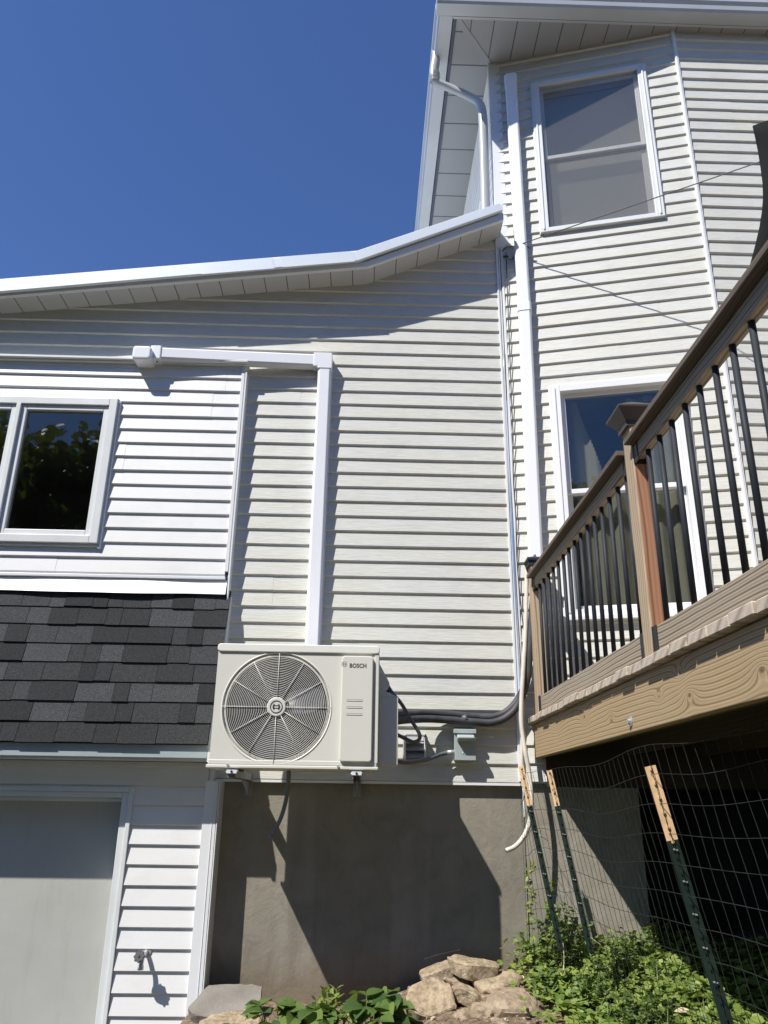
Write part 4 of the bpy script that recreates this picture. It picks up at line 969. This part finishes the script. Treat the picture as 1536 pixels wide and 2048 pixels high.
m.add(vs, [(j * nx + i, j * nx + i + 1, (j + 1) * nx + i + 1, (j + 1) * nx + i) for j in range(len(ys) - 1) for i in range(nx - 1)])
t = NT('ground'); v = t.coord(); n1 = t.noise(v, .35, 4); n2 = t.noise(v, 38, 5, .7)
sep = t.n('ShaderNodeSeparateXYZ'); t.l(v, sep.inputs[0])
soil = t.ramp(n2, [(.3, (.075, .05, .032)), (.5, (.20, .145, .10)), (.7, (.36, .29, .21))]); grass = t.ramp(t.noise(v, 60, 5, .7), [(.35, (.025, .028, .016)), (.65, (.06, .062, .04))])
inbed = t.math('MULTIPLY', t.math('GREATER_THAN', sep.outputs[1], -3.0), t.math('GREATER_THAN', sep.outputs[2], .3))
c = t.mix(inbed, grass, soil)
M['ground'] = t.bsdf(c, .95, t.math('ADD', n1, n2), .9, .02, .1)
tag(m.build('ground', 'ground', None, smooth=True), kind='structure')

# ------------------------------------------------------------------ STONES
def rock(name, loc, size, seed, mat='stone', rot=(0, 0, 0), label='', cat='rock', group=None, flat=False):
    rn = random.Random(seed); bm = bmesh.new()
    if flat:
        k_ = 8; ph_ = rn.random() * 6
        for i_ in range(k_):
            a_ = ph_ + 2 * math.pi * (i_ + rn.uniform(-.3, .3)) / k_; q_ = rn.uniform(.80, 1.05)
            for zz_ in (-1, 1):
                t_ = q_ * (rn.uniform(.90, 1.0) if zz_ > 0 else rn.uniform(.80, 1.0)); bm.verts.new((math.cos(a_) * t_ * size[0] / 2, math.sin(a_) * t_ * size[1] / 2, zz_ * size[2] / 2 * rn.uniform(.72, 1.0)))
    for _ in range(22 if not flat else 0):
        v_ = Vector((rn.gauss(0, 1), rn.gauss(0, 1), rn.gauss(0, 1))).normalized(); e = .72 if False else .78
        v_ = Vector([math.copysign(abs(c) ** e, c) for c in v_])
        bm.verts.new((v_.x * size[0] / 2, v_.y * size[1] / 2, v_.z * size[2] / 2))
    bmesh.ops.convex_hull(bm, input=bm.verts[:])
    bmesh.ops.delete(bm, geom=[v_ for v_ in bm.verts if not v_.link_faces], context='VERTS')
    bmesh.ops.bevel(bm, geom=bm.edges[:], offset=min(size) * .05, segments=1, affect='EDGES', profile=.6)
    bmesh.ops.triangulate(bm, faces=bm.faces[:])
    for _ in range(2): 
        bmesh.ops.subdivide_edges(bm, edges=[e for e in bm.edges if e.calc_length() > max(size) * .05], cuts=1)
        bmesh.ops.triangulate(bm, faces=bm.faces[:])
    bm.normal_update()
    for v_ in bm.verts:
        n_ = noise.fractal(v_.co * 14 + Vector((seed, 0, 0)), .8, 2, 5) * min(size) * .05 + noise.noise(v_.co * 40 + Vector((seed, 5, 0))) * .0022
        v_.co += v_.normal * n_
    me = bpy.data.meshes.new(name); bm.to_mesh(me); bm.free(); me.materials.append(M[mat])
    me.polygons.foreach_set('use_smooth', [True] * len(me.polygons)); me.set_sharp_from_angle(angle=R(24))
    o = bpy.data.objects.new(name, me); C.objects.link(o); o.location = loc; o.rotation_euler = [R(a) for a in rot]
    tag(o, label, cat, group); return o
G1 = 'stones piled at the foot of the foundation'
def at_rock(px, py, Y): return P(px, py, Y)
rocks = [
 ((1170, 1912), 0, 0, 0, 0, 0),
]
RK = [  # px, py (centre), Y, width px, height px, depth m, rot, seed, flat, label
 (950, 1937, -.40, 104, 34, .22, (4, 7, 3), 3, True, 'flat tan stone lying on top of the stone pile, topmost and widest'),
 (878, 1944, -.34, 84, 26, .20, (0, -17, 8), 5, True, 'tilted dark brown slab leaning at the left end of the stone pile'),
 (909, 1966, -.36, 66, 42, .20, (5, 20, 0), 8, False, 'rounded brown stone under the flat top slab of the pile'),
 (995, 1972, -.45, 92, 48, .20, (0, -6, 10), 11, False, 'smooth oval tan stone on the right of the pile, above the big round boulder'),
 (992, 1998, -.52, 84, 28, .18, (0, -9, 0), 14, True, 'thin wedge shaped stone lying between the oval stone and the big round boulder'),
 (1027, 2024, -.62, 118, 74, .26, (10, -4, 5), 17, False, 'big round yellowish boulder at the lower right of the pile'),
 (936, 1998, -.50, 66, 48, .20, (0, 12, 20), 20, False, 'blocky reddish stone in the middle of the pile'),
 (862, 2012, -.55, 96, 52, .24, (38, -6, 0), 23, True, 'flat pale stone face leaning forward on the left of the pile'),
 (964, 2032, -.66, 48, 44, .16, (0, 10, 30), 26, False, 'small upright stone wedged left of the big round boulder'),
 (855, 1977, -.30, 40, 26, .14, (0, 0, 40), 29, False, 'small grey rubble stone against the foundation, left of the rounded brown stone'),
 (828, 1984, -.32, 26, 18, .12, (0, 20, 10), 32, False, 'smallest rubble stone at the far left edge of the pile'),
 (928, 2036, -.68, 44, 30, .14, (0, -15, 10), 35, False, 'low brown stone at the bottom edge between the blocky stone and the leafy plant'),
 (1078, 1990, -.42, 34, 26, .14, (0, 0, 0), 38, False, 'small stone half hidden in weeds to the right of the oval stone'),
 (1004, 2052, -.75, 60, 30, .16, (0, 0, 0), 41, False, 'low stone at the very bottom edge under the big round boulder'),
 (905, 2054, -.70, 60, 30, .2, (0, 0, 0), 44, False, 'dusty stone at the bottom edge right of the leafy plant'),
]
for px_, py_, Y, wp, hp_, dm, rot, sd_, fl, lab in RK:
    dist = (P(px_, py_, Y) - CAM).dot(FW); s_ = dist / F_PX
    rock('stone', P(px_, py_, Y), (wp * s_ * 1.22, dm, hp_ * s_ * (.92 if fl else 1.05)), sd_, 'stone', rot, lab, 'stone', G1, fl)
rock('stone_slab', P(452, 2010, -.22) + Vector((0, 0, -.015)), (.42, .36, .10), 52, 'slab', (16, -9, 20), 'grey slab of stone beside the white garage corner post at the bottom edge', 'stone slab', None, True)
rock('stone_slab', P(475, 2050, -.42) + Vector((0, 0, -.03)), (.40, .30, .12), 54, 'stone', (14, 3, 10), 'brown slab of stone in front of the grey slab, at the bottom edge', 'stone slab', None, True)
rn = random.Random(77)

# ------------------------------------------------------------------ LEAVES
def add_leaf(mb, base, d, nrm, ln, wd, tone, kind='oval', fold=.25, curl=.2, stem=0):
    """one bent leaf blade made of small faces"""
    d = d.normalized(); side = d.cross(nrm).normalized(); up = side.cross(d)
    mb.t = (tone, tone, tone)
    if kind == 'round':   # scalloped round leaf
        n = 10; vs = [base + up * (-.02 * ln)]
        for i in range(n):
            a = R(-160 + 320 * i / (n - 1)); rr = ln * .5 * (1 + (.10 if i % 2 else -.05))
            vs.append(base + d * (rr * math.cos(a)) + side * (rr * math.sin(a)) + up * (fold * .5 * abs(math.sin(a)) * ln * .5))
        mb.add(vs, [(0, i, i + 1) for i in range(1, n)])
        return
    nu = 5; prof = {'oval': (.0, .62, 1.0, .95, .62, .0), 'heart': (.25, 1.0, .95, .70, .36, .0), 'serrate': (.0, .75, 1.0, .88, .55, .0)}[kind]
    vs = []
    for i in range(nu + 1):
        u_ = i / nu; w_ = prof[i] * wd * .5 * (1 + (.10 if (kind == 'serrate' and i % 2) else 0)); c0 = base + d * (ln * u_) - up * (curl * ln * u_ * u_)
        vs += [c0 + side * w_ + up * (fold * w_), c0, c0 - side * w_ + up * (fold * w_)]
    fs = []
    for i in range(nu):
        o = i * 3; fs += [(o, o + 3, o + 4, o + 1), (o + 1, o + 4, o + 5, o + 2)]
    mb.add(vs, fs)
def rand_up(rn, s=.6): return Vector((rn.gauss(-.15, s), rn.gauss(-.15, s), 1)).normalized()

# ground ivy carpet
rn = random.Random(4); mb = MB(); cnt = 0
while cnt < 21000:
    x = rn.uniform(.72, 3.0); y = rn.uniform(-2.2, -.02 - max(0, (x - .93) * .25 if x < 2.3 else .36))
    dens = sst(.70, 1.0, x + .10 * noise.noise(Vector((x * 4, y * 4, 1))))
    if y < -.9: dens *= sst(-.2, .25, x - .95 + .3 * (y + .9) * -1 * 0)
    if rn.random() > dens: continue
    hgt = (.02 + .07 * rn.random() + .05 * max(0, noise.noise(Vector((x * 5, y * 5, 9))))) * (1.0 + .6 * sst(.3, 0, -y))
    p = Vector((x, y, ground_z(x, y) + hgt)); a = rn.random() * 6.28
    add_leaf(mb, p, Vector((math.cos(a), math.sin(a), rn.gauss(0, .25))), rand_up(rn, .45), rn.uniform(.026, .046), .03, rn.random() ** .8, 'round' if rn.random() < .75 else 'heart', .3)
    cnt += 1
tag(mb.build('ground_ivy', 'ivy', None), 'carpet of small round green leaves under the deck behind the wire fence', 'ground cover', kind='stuff')
# wild grass blades and dead leaves mixed in
rn = random.Random(41); mg, md = MB(), MB()
for _ in range(900):
    x = rn.uniform(.82, 2.6); y = rn.uniform(-1.8, -.05 - max(0, (x - .93) * .25 if x < 2.3 else .36)); z = ground_z(x, y)
    if noise.noise(Vector((x * 3, y * 3, 5))) < -.05: continue
    a = rn.random() * 6.28; L_ = rn.uniform(.07, .19); add_leaf(mg, Vector((x, y, z)), Vector((math.cos(a) * .35, math.sin(a) * .35, 1)), Vector((math.cos(a), math.sin(a), .1)), L_, .005, rn.random(), 'oval', .1, -.25)
for _ in range(260):
    x = rn.uniform(-.55, 2.0); y = rn.uniform(-1.2, -.05 - max(0, (x - .93) * .25)); a = rn.random() * 6.28; L_ = rn.uniform(.012, .035)
    up_ = .07 * rn.random() if x > 1.0 else .003
    add_leaf(md, Vector((x, y, ground_z(x, y) + up_)), Vector((math.cos(a), math.sin(a), rn.gauss(0, .2))), rand_up(rn, .4), L_, L_ * .5, rn.random(), 'oval', .4, .5)
tag(mg.build('wild_grass', 'weed', None), 'thin green grass blades standing among the ground cover', 'grass', kind='stuff')
tag(md.build('leaf_litter', 'dry', None), 'small dry leaves scattered on the soil and ground cover', 'leaf litter', kind='stuff')
# loose weeds by the fence posts and wall corner
def weed(name, x, y, h, n, seed, label, leaf='weed', size=(.018, .034), lean=(0, 0), group=None, cat='weed'):
    rn = random.Random(seed); z = ground_z(x, y); root = empty(name, (x, y, z)); tag(root, label, cat, group)
    ml, ms = MB(), MB(); l_ = -Vector((x, y, z))
    for k in range(n):
        a = rn.random() * 6.28; sp = h * rn.uniform(.15, .55); top = Vector((x + math.cos(a) * sp + lean[0] * h, y + math.sin(a) * sp * .6 + lean[1] * h, z + h * rn.uniform(.55, 1.0)))
        b = Vector((x + math.cos(a) * .02, y + math.sin(a) * .02, z - .01)); mid = (b + top) / 2 + Vector((0, 0, h * .12)); c_ = curve_pts([b, mid, top], 5); ms.tube(c_, .0014, 4)
        for q in c_[2:]:
            for _ in range(3):
                aa = rn.random() * 6.28; add_leaf(ml, q + Vector((rn.gauss(0, .008), rn.gauss(0, .008), rn.gauss(0, .006))), Vector((math.cos(aa), math.sin(aa), rn.gauss(.1, .4))), rand_up(rn, .6), rn.uniform(*size), .016, rn.random(), rn.choice(('round', 'heart', 'oval')), .2)
    ms.build('stem', 'stem', root, loc=l_); ml.build('leaves', leaf, root, loc=l_); return root
WG = 'weeds growing along the foot of the wire fence'
WD = [(.93, -.16, .20, 9, 'low leafy weed at the foundation just right of the flat top stone'), (1.04, -.30, .34, 12, 'bushy weed around the foot of the leftmost fence post'), (1.12, -.14, .30, 10, 'weed against the shaded wall between the first two fence posts'),
      (1.20, -.55, .26, 11, 'weed in front of the second fence post, tall and pale'), (1.36, -.36, .22, 10, 'weed clump right behind the second fence post'), (1.05, -.75, .20, 10, 'weed beside the round boulder, right of the stone pile'),
      (1.20, -1.0, .18, 10, 'low weed at the bottom edge between boulder and fence'), (1.55, -.30, .20, 10, 'weed at the wall, below the tip of the sunlit foundation patch'), (.90, -.55, .14, 8, 'small weed growing between the oval stone and the fence')]
for i, (x, y, h, n, lab) in enumerate(WD): weed('weed', x, y, h, n, 100 + i, lab, group=WG)
# thin climbing vine at the fence edge
rn = random.Random(9); vz = ground_z(.97, -.28); vine = empty('vine', (.97, -.28, vz)); tag(vine, 'thin bright green vine climbing the left edge of the wire fence', 'vine')
vp = curve_pts([P(1062, 1905, -.30), P(1058, 1850, -.32), P(1064, 1800, -.33), P(1057, 1760, -.33), P(1062, 1725, -.33)], 8); ms, ml = MB(), MB(); ms.tube(vp, .0014, 4)
vp2 = curve_pts([P(1100, 1880, -.35), P(1112, 1840, -.36), P(1098, 1800, -.36), P(1108, 1765, -.36)], 8); ms.tube(vp2, .0014, 4)
for q in vp + vp2:
    for _ in range(2):
        a = rn.random() * 6.28; add_leaf(ml, q + Vector((rn.gauss(0, .010), rn.gauss(0, .01), rn.gauss(0, .008))), Vector((math.cos(a), math.sin(a), rn.gauss(0, .5))), rand_up(rn, .8), rn.uniform(.018, .032), .02, rn.random(), 'heart')
l_ = -Vector(vine.location); ms.build('stem', 'stem', vine, loc=l_); ml.build('leaves', 'young', vine, loc=l_)

# broad leaved garden plants along the bottom edge
def garden_plant(px_, py_, Y, wpx, hpx, n, seed, label, big=True):
    rn = random.Random(seed); c = P(px_, py_, Y); s_ = (c - CAM).dot(FW) / F_PX; wd_, hg = wpx * s_ / 2, hpx * s_; zt = c.z; z0 = ground_z(c.x, Y)
    root = empty('garden_plant', (c.x, Y, z0)); tag(root, label, 'plant', 'leafy plants in front of the foundation'); l_ = -Vector(root.location); ml, ms = MB(), MB()
    for k in range(n):
        a = rn.random() * 6.28; rr = math.sqrt(rn.random()); q = Vector((c.x + math.cos(a) * rr * wd_, Y + math.sin(a) * rr * .13, zt - (hg * .9) * rr ** 2 * rn.uniform(.4, 1) - rn.random() * hg * .25))
        b = Vector((c.x + math.cos(a) * .03, Y, z0)); cp = curve_pts([b, (b + q) / 2 + Vector((0, 0, .03)), q], 4); ms.tube(cp, .0022, 5)
        if big:
            for j in range(3):
                aa = a + R(-62 + 62 * j) + rn.gauss(0, .2); dd = Vector((math.cos(aa), math.sin(aa) * .9, rn.uniform(-.25, .35)))
                L_ = rn.uniform(.060, .105); add_leaf(ml, q, dd, rand_up(rn, .4), L_, L_ * .72, rn.random() ** 1.5, 'serrate', rn.uniform(.15, .4), rn.uniform(.1, .4))
        else:
            for j in range(7):
                aa = rn.random() * 6.28; dd = Vector((math.cos(aa) * .6, math.sin(aa) * .6, rn.uniform(.3, 1.0))); L_ = rn.uniform(.035, .06)
                add_leaf(ml, q + Vector((0, 0, -.012 * j)), dd, rand_up(rn, .5), L_, L_ * .36, rn.uniform(.2, 1), 'oval', .3, .15)
    ms.build('stem', 'stem', root, loc=l_); ml.build('leaves', 'straw_leaf' if big else 'young', root, loc=l_)
garden_plant(548, 2000, -.62, 120, 64, 13, 1, 'broad leaved plant at the bottom edge, leftmost of the row')
garden_plant(612, 2000, -.66, 100, 60, 13, 2, 'dark broad leaved plant just left of the bright young shoots')
garden_plant(668, 1972, -.60, 96, 66, 15, 3, 'young plant with bright yellow green upright shoots in front of the foundation', False)
garden_plant(732, 1988, -.68, 96, 66, 15, 4, 'broad leaved plant directly right of the bright young shoots')
garden_plant(782, 1984, -.62, 96, 70, 17, 5, 'big dark ribbed leaves on the plant nearest the stone pile')
garden_plant(700, 2040, -.80, 200, 46, 14, 6, 'low spreading leafy plant along the bottom edge under the bright shoots')
garden_plant(500, 2046, -.75, 110, 40, 8, 8, 'low leafy plant at the bottom edge beside the brown slab')
# soil crumbs
rn = random.Random(31); mb = MB()
for _ in range(900):
    x = rn.uniform(-.1, 1.1); y = rn.uniform(-.95, -.04); z = ground_z(x, y); s_ = rn.uniform(.003, .011)
    a = Vector((x, y, z + s_ * .3)); v4 = [a + Vector((rn.uniform(-1, 1), rn.uniform(-1, 1), rn.uniform(-.6, 1))) * s_ for _ in range(4)]
    mb.add(v4, [(0, 1, 2), (0, 2, 3), (0, 3, 1), (1, 3, 2)])
tag(mb.build('soil_crumbs', 'stone', None), kind='stuff')
# dry stalks caught in the fence and by the wall
def stalk(pts, r, label):
    m = MB(); m.tube(curve_pts(pts, 4), [r] * (len(pts) * 4 - 3), 5); tag(m.build('dry_stalk', 'dry', None), label, 'stalk', 'dry stalks about the fence and stones')
stalk([P(1082, 1660, -.36), P(1074, 1685, -.36), P(1066, 1705, -.34)], .0018, 'short dry stalk caught high in the fence beside the first post')
stalk([P(1080, 1672, -.36), P(1100, 1684, -.36)], .0018, 'dry twig crossing between the first two fence posts')
stalk([P(1126, 1886, -.5), P(1128, 1920, -.5), P(1126, 1950, -.52)], .003, 'pale upright dry stalk among the weeds')
stalk([P(1172, 1868, -.6), P(1204, 1892, -.62)], .0025, 'pale twig lying on the leaves right of the second post')
stalk([P(848, 1918, -.10), P(880, 1908, -.10), P(920, 1899, -.11)], .003, 'dark dry twig lying on the soil against the shaded foundation')
# fallen brown leaf
mb = MB(); q = P(1338, 1925, -1.05); q.z = ground_z(q.x, q.y) + .10; add_leaf(mb, q, Vector((.7, -.3, .2)), Vector((-.2, -.5, 1)).normalized(), .07, .03, .5, 'oval'); tag(mb.build('fallen_leaf', 'dry', None), 'fallen tan leaf on the green ground cover behind the fence', 'leaf')

# ------------------------------------------------------------------ FENCE
FG = 'steel posts of the wire fence'
def t_post(top, bot, label, ztop_len, w_=.019):
    d_ = (bot - top).normalized(); Ln = (bot - top).length; root = empty('fence_post', tuple(bot)); tag(root, label, 'fence post', FG); l_ = -Vector(bot)
    fw_ = Vector((-.35, -1, 0)); fw_ = (fw_ - d_ * fw_.dot(d_)).normalized(); sd_ = d_.cross(fw_).normalized()
    def tee(m, a, b, w_=w_, t_=.0035, dp=.030):
        for (u0, u1, v0, v1) in ((-w_, w_, 0, t_), (-t_ / 2, t_ / 2, t_, dp)):
            ps = [(u0, v0), (u1, v0), (u1, v1), (u0, v1)]
            m.hexa([a + sd_ * u - fw_ * v for u, v in ps] + [b + sd_ * u - fw_ * v for u, v in ps])
    m = MB(); tee(m, top, top + d_ * ztop_len); k = .0
    while k < ztop_len: c_ = top + d_ * (k + .01); m.tube([c_, c_ + fw_ * .007], .0055, 6); k += .048
    m.build('painted_tip', 'ttop', root, loc=l_)
    m = MB(); tee(m, top + d_ * (ztop_len + .001), bot)
    while k < Ln: c_ = top + d_ * (k + .01); m.tube([c_, c_ + fw_ * .007], .0055, 6); k += .048
    m.build('post_shaft', 'tgreen', root, loc=l_)
    m = MB(); k = ztop_len + .03
    while k < Ln - .15: c_ = top + d_ * k + fw_ * .006; m.tube([c_ - sd_ * .008 + d_ * .003, c_ + sd_ * .006 - d_ * .003], .0026, 5); k += .10
    m.build('wire_clip', 'galv', root, loc=l_)
T1p, Bt1 = P(1042, 1532, -.42), P(1122, 1900, -.50)
T2p, Bt2 = P(1098, 1540, -.72), P(1182, 1905, -.80)
T3p, Bt3 = P(1300, 1532, -1.95), P(1474, 2110, -1.95)
t_post(T1p, Bt1, 'leftmost fence post, its pale tip beside the curled drain hose', .20, .014)
t_post(T2p, Bt2, 'second fence post from the left, narrow pale tip under the deck beam', .17, .013)
t_post(T3p, Bt3, 'nearest and tallest fence post, leaning with a wide pale tip', .245)
# welded wire mesh strung along the posts
rn = random.Random(12)
S0 = P(1040, 1560, -.22); corners = [(P(1042, 1600, -.20), P(1056, 1895, -.24)), (T1p, Bt1), (T2p, Bt2), (T3p, Bt3), (P(1640, 1500, -2.75), P(1900, 2200, -2.75))]
fwv = Vector((-.35, -1, 0)).normalized()
def fence_pt(u, v):
    """u along the line of posts 0..4, v 0 top .. 1 bottom"""
    i = min(int(u), 3); f = u - i; a = corners[i][0].lerp(corners[i + 1][0], f); b = corners[i][1].lerp(corners[i + 1][1], f)
    zt = (1.98 + .09 * f, 2.07, 2.07 + .03 * f, 2.10 + .05 * f)[i]; 
    zb = .95
    def atz(z):
        k = (z - a.z) / (b.z - a.z); return a.lerp(b, k)
    bulge = math.sin(math.pi * f) * (.03 if i == 2 else .012)
    z = zt + (zb - zt) * v
    sag = -.022 * math.sin(math.pi * f) ** 2 * (1 if i >= 2 else .3) + .004 * math.sin(u * 9 + v * 6)
    p = atz(z + sag) + Vector((-.25, -.9, 0)).normalized() * (.012 + bulge * math.sin(v * 5 + u)); return p
m = MB(); nh = 13
for k in range(nh):
    v_ = k / (nh - 1) * .98
    pts = [fence_pt(u, v_) for u in np.linspace(0.0, 4, 120)]
    m.tube(pts, .00125, 4, cap=False)
lens = [(corners[i][0] - corners[i + 1][0]).length for i in range(4)]
for i in range(4):
    n = max(3, int(lens[i] / .055))
    for k in range(n):
        u = i + k / n; pts = [fence_pt(u + .004 * math.sin(j * 1.7 + k), j / 14) for j in range(15)]
        m.tube(pts, .0011, 4, cap=False)
wf = m.build('wire_fence', 'fencewire', None); tag(wf, 'sagging dark welded wire mesh strung between the fence posts below the deck', 'wire fence')

# ------------------------------------------------------------------ TREES behind the viewpoint (three for the window glass, unseen copies added to block sky light)
def tree(x, y, h, rad, seed, label):
    rn = random.Random(seed); root = empty('tree', (x, y, 0)); tag(root, label, 'tree', 'trees across the yard'); l_ = -Vector(root.location)
    m = MB(); m.tube([(x, y, -.1), (x + .1, y, h * .3), (x, y + .1, h * .6), (x + .1, y, h * .9)], [.28, .22, .14, .04], 10)
    for k in range(9):
        a = rn.random() * 6.28; z = h * rn.uniform(.35, .75); m.tube([(x, y, z), (x + math.cos(a) * rad * .4, y + math.sin(a) * rad * .4, z + h * .1), (x + math.cos(a) * rad * .8, y + math.sin(a) * rad * .8, z + h * .15)], [.09, .05, .015], 6)
    m.build('trunk', 'bark', root, loc=l_)
    m = MB(); cl = [Vector((x + rn.gauss(0, rad * .45), y + rn.gauss(0, rad * .45), h * rn.uniform(.38, .98))) for _ in range(46)]
    for _ in range(15000):
        c_ = rn.choice(cl); q = c_ + Vector((rn.gauss(0, .42), rn.gauss(0, .42), rn.gauss(0, .32)))
        a = rn.random() * 6.28; add_leaf(m, q, Vector((math.cos(a), math.sin(a), rn.gauss(-.2, .5))), rand_up(rn, .8), rn.uniform(.15, .26), .14, rn.random(), 'round')
    m.build('crown', 'tree_leaf', root, loc=l_)
tree(-5.6, -12.0, 9.0, 2.7, 3, 'tree mirrored in the left window glass')
tree(-1.6, -13.5, 9.0, 2.8, 5, 'second tree across the yard, mirrored dark in the left window')
tree(-9.5, -14.5, 10.5, 3.0, 6, 'tall tree at the far side of the yard')

src = [o for o in C.objects if o.name.startswith('tree')]  # the copies are unseen trees put in to cut sky fill
for i, (k, x, y, rz, lab) in enumerate(((0, 3.0, -13.5, 1, 'tree behind the viewpoint in line with the deck'), (1, 7.5, -14.5, 2, 'tree behind the far end of the deck'), (2, -14.5, -9, 3, 'tree at the side of the yard beyond the garage'), (0, -17, -16, 4, 'tall sky-blocking tree added at the far corner'), (2, 12.5, -11, 5, 'tall sky-blocking tree added past the deck'), (1, -11, -20, 5.5, 'tree in the second row across the yard'))):
    r = src[k].copy(); C.objects.link(r); r.location = (x, y, 0); r.rotation_euler.z = rz; r['label'] = lab
    for ch in src[k].children:
        c = ch.copy(); C.objects.link(c); c.parent = r
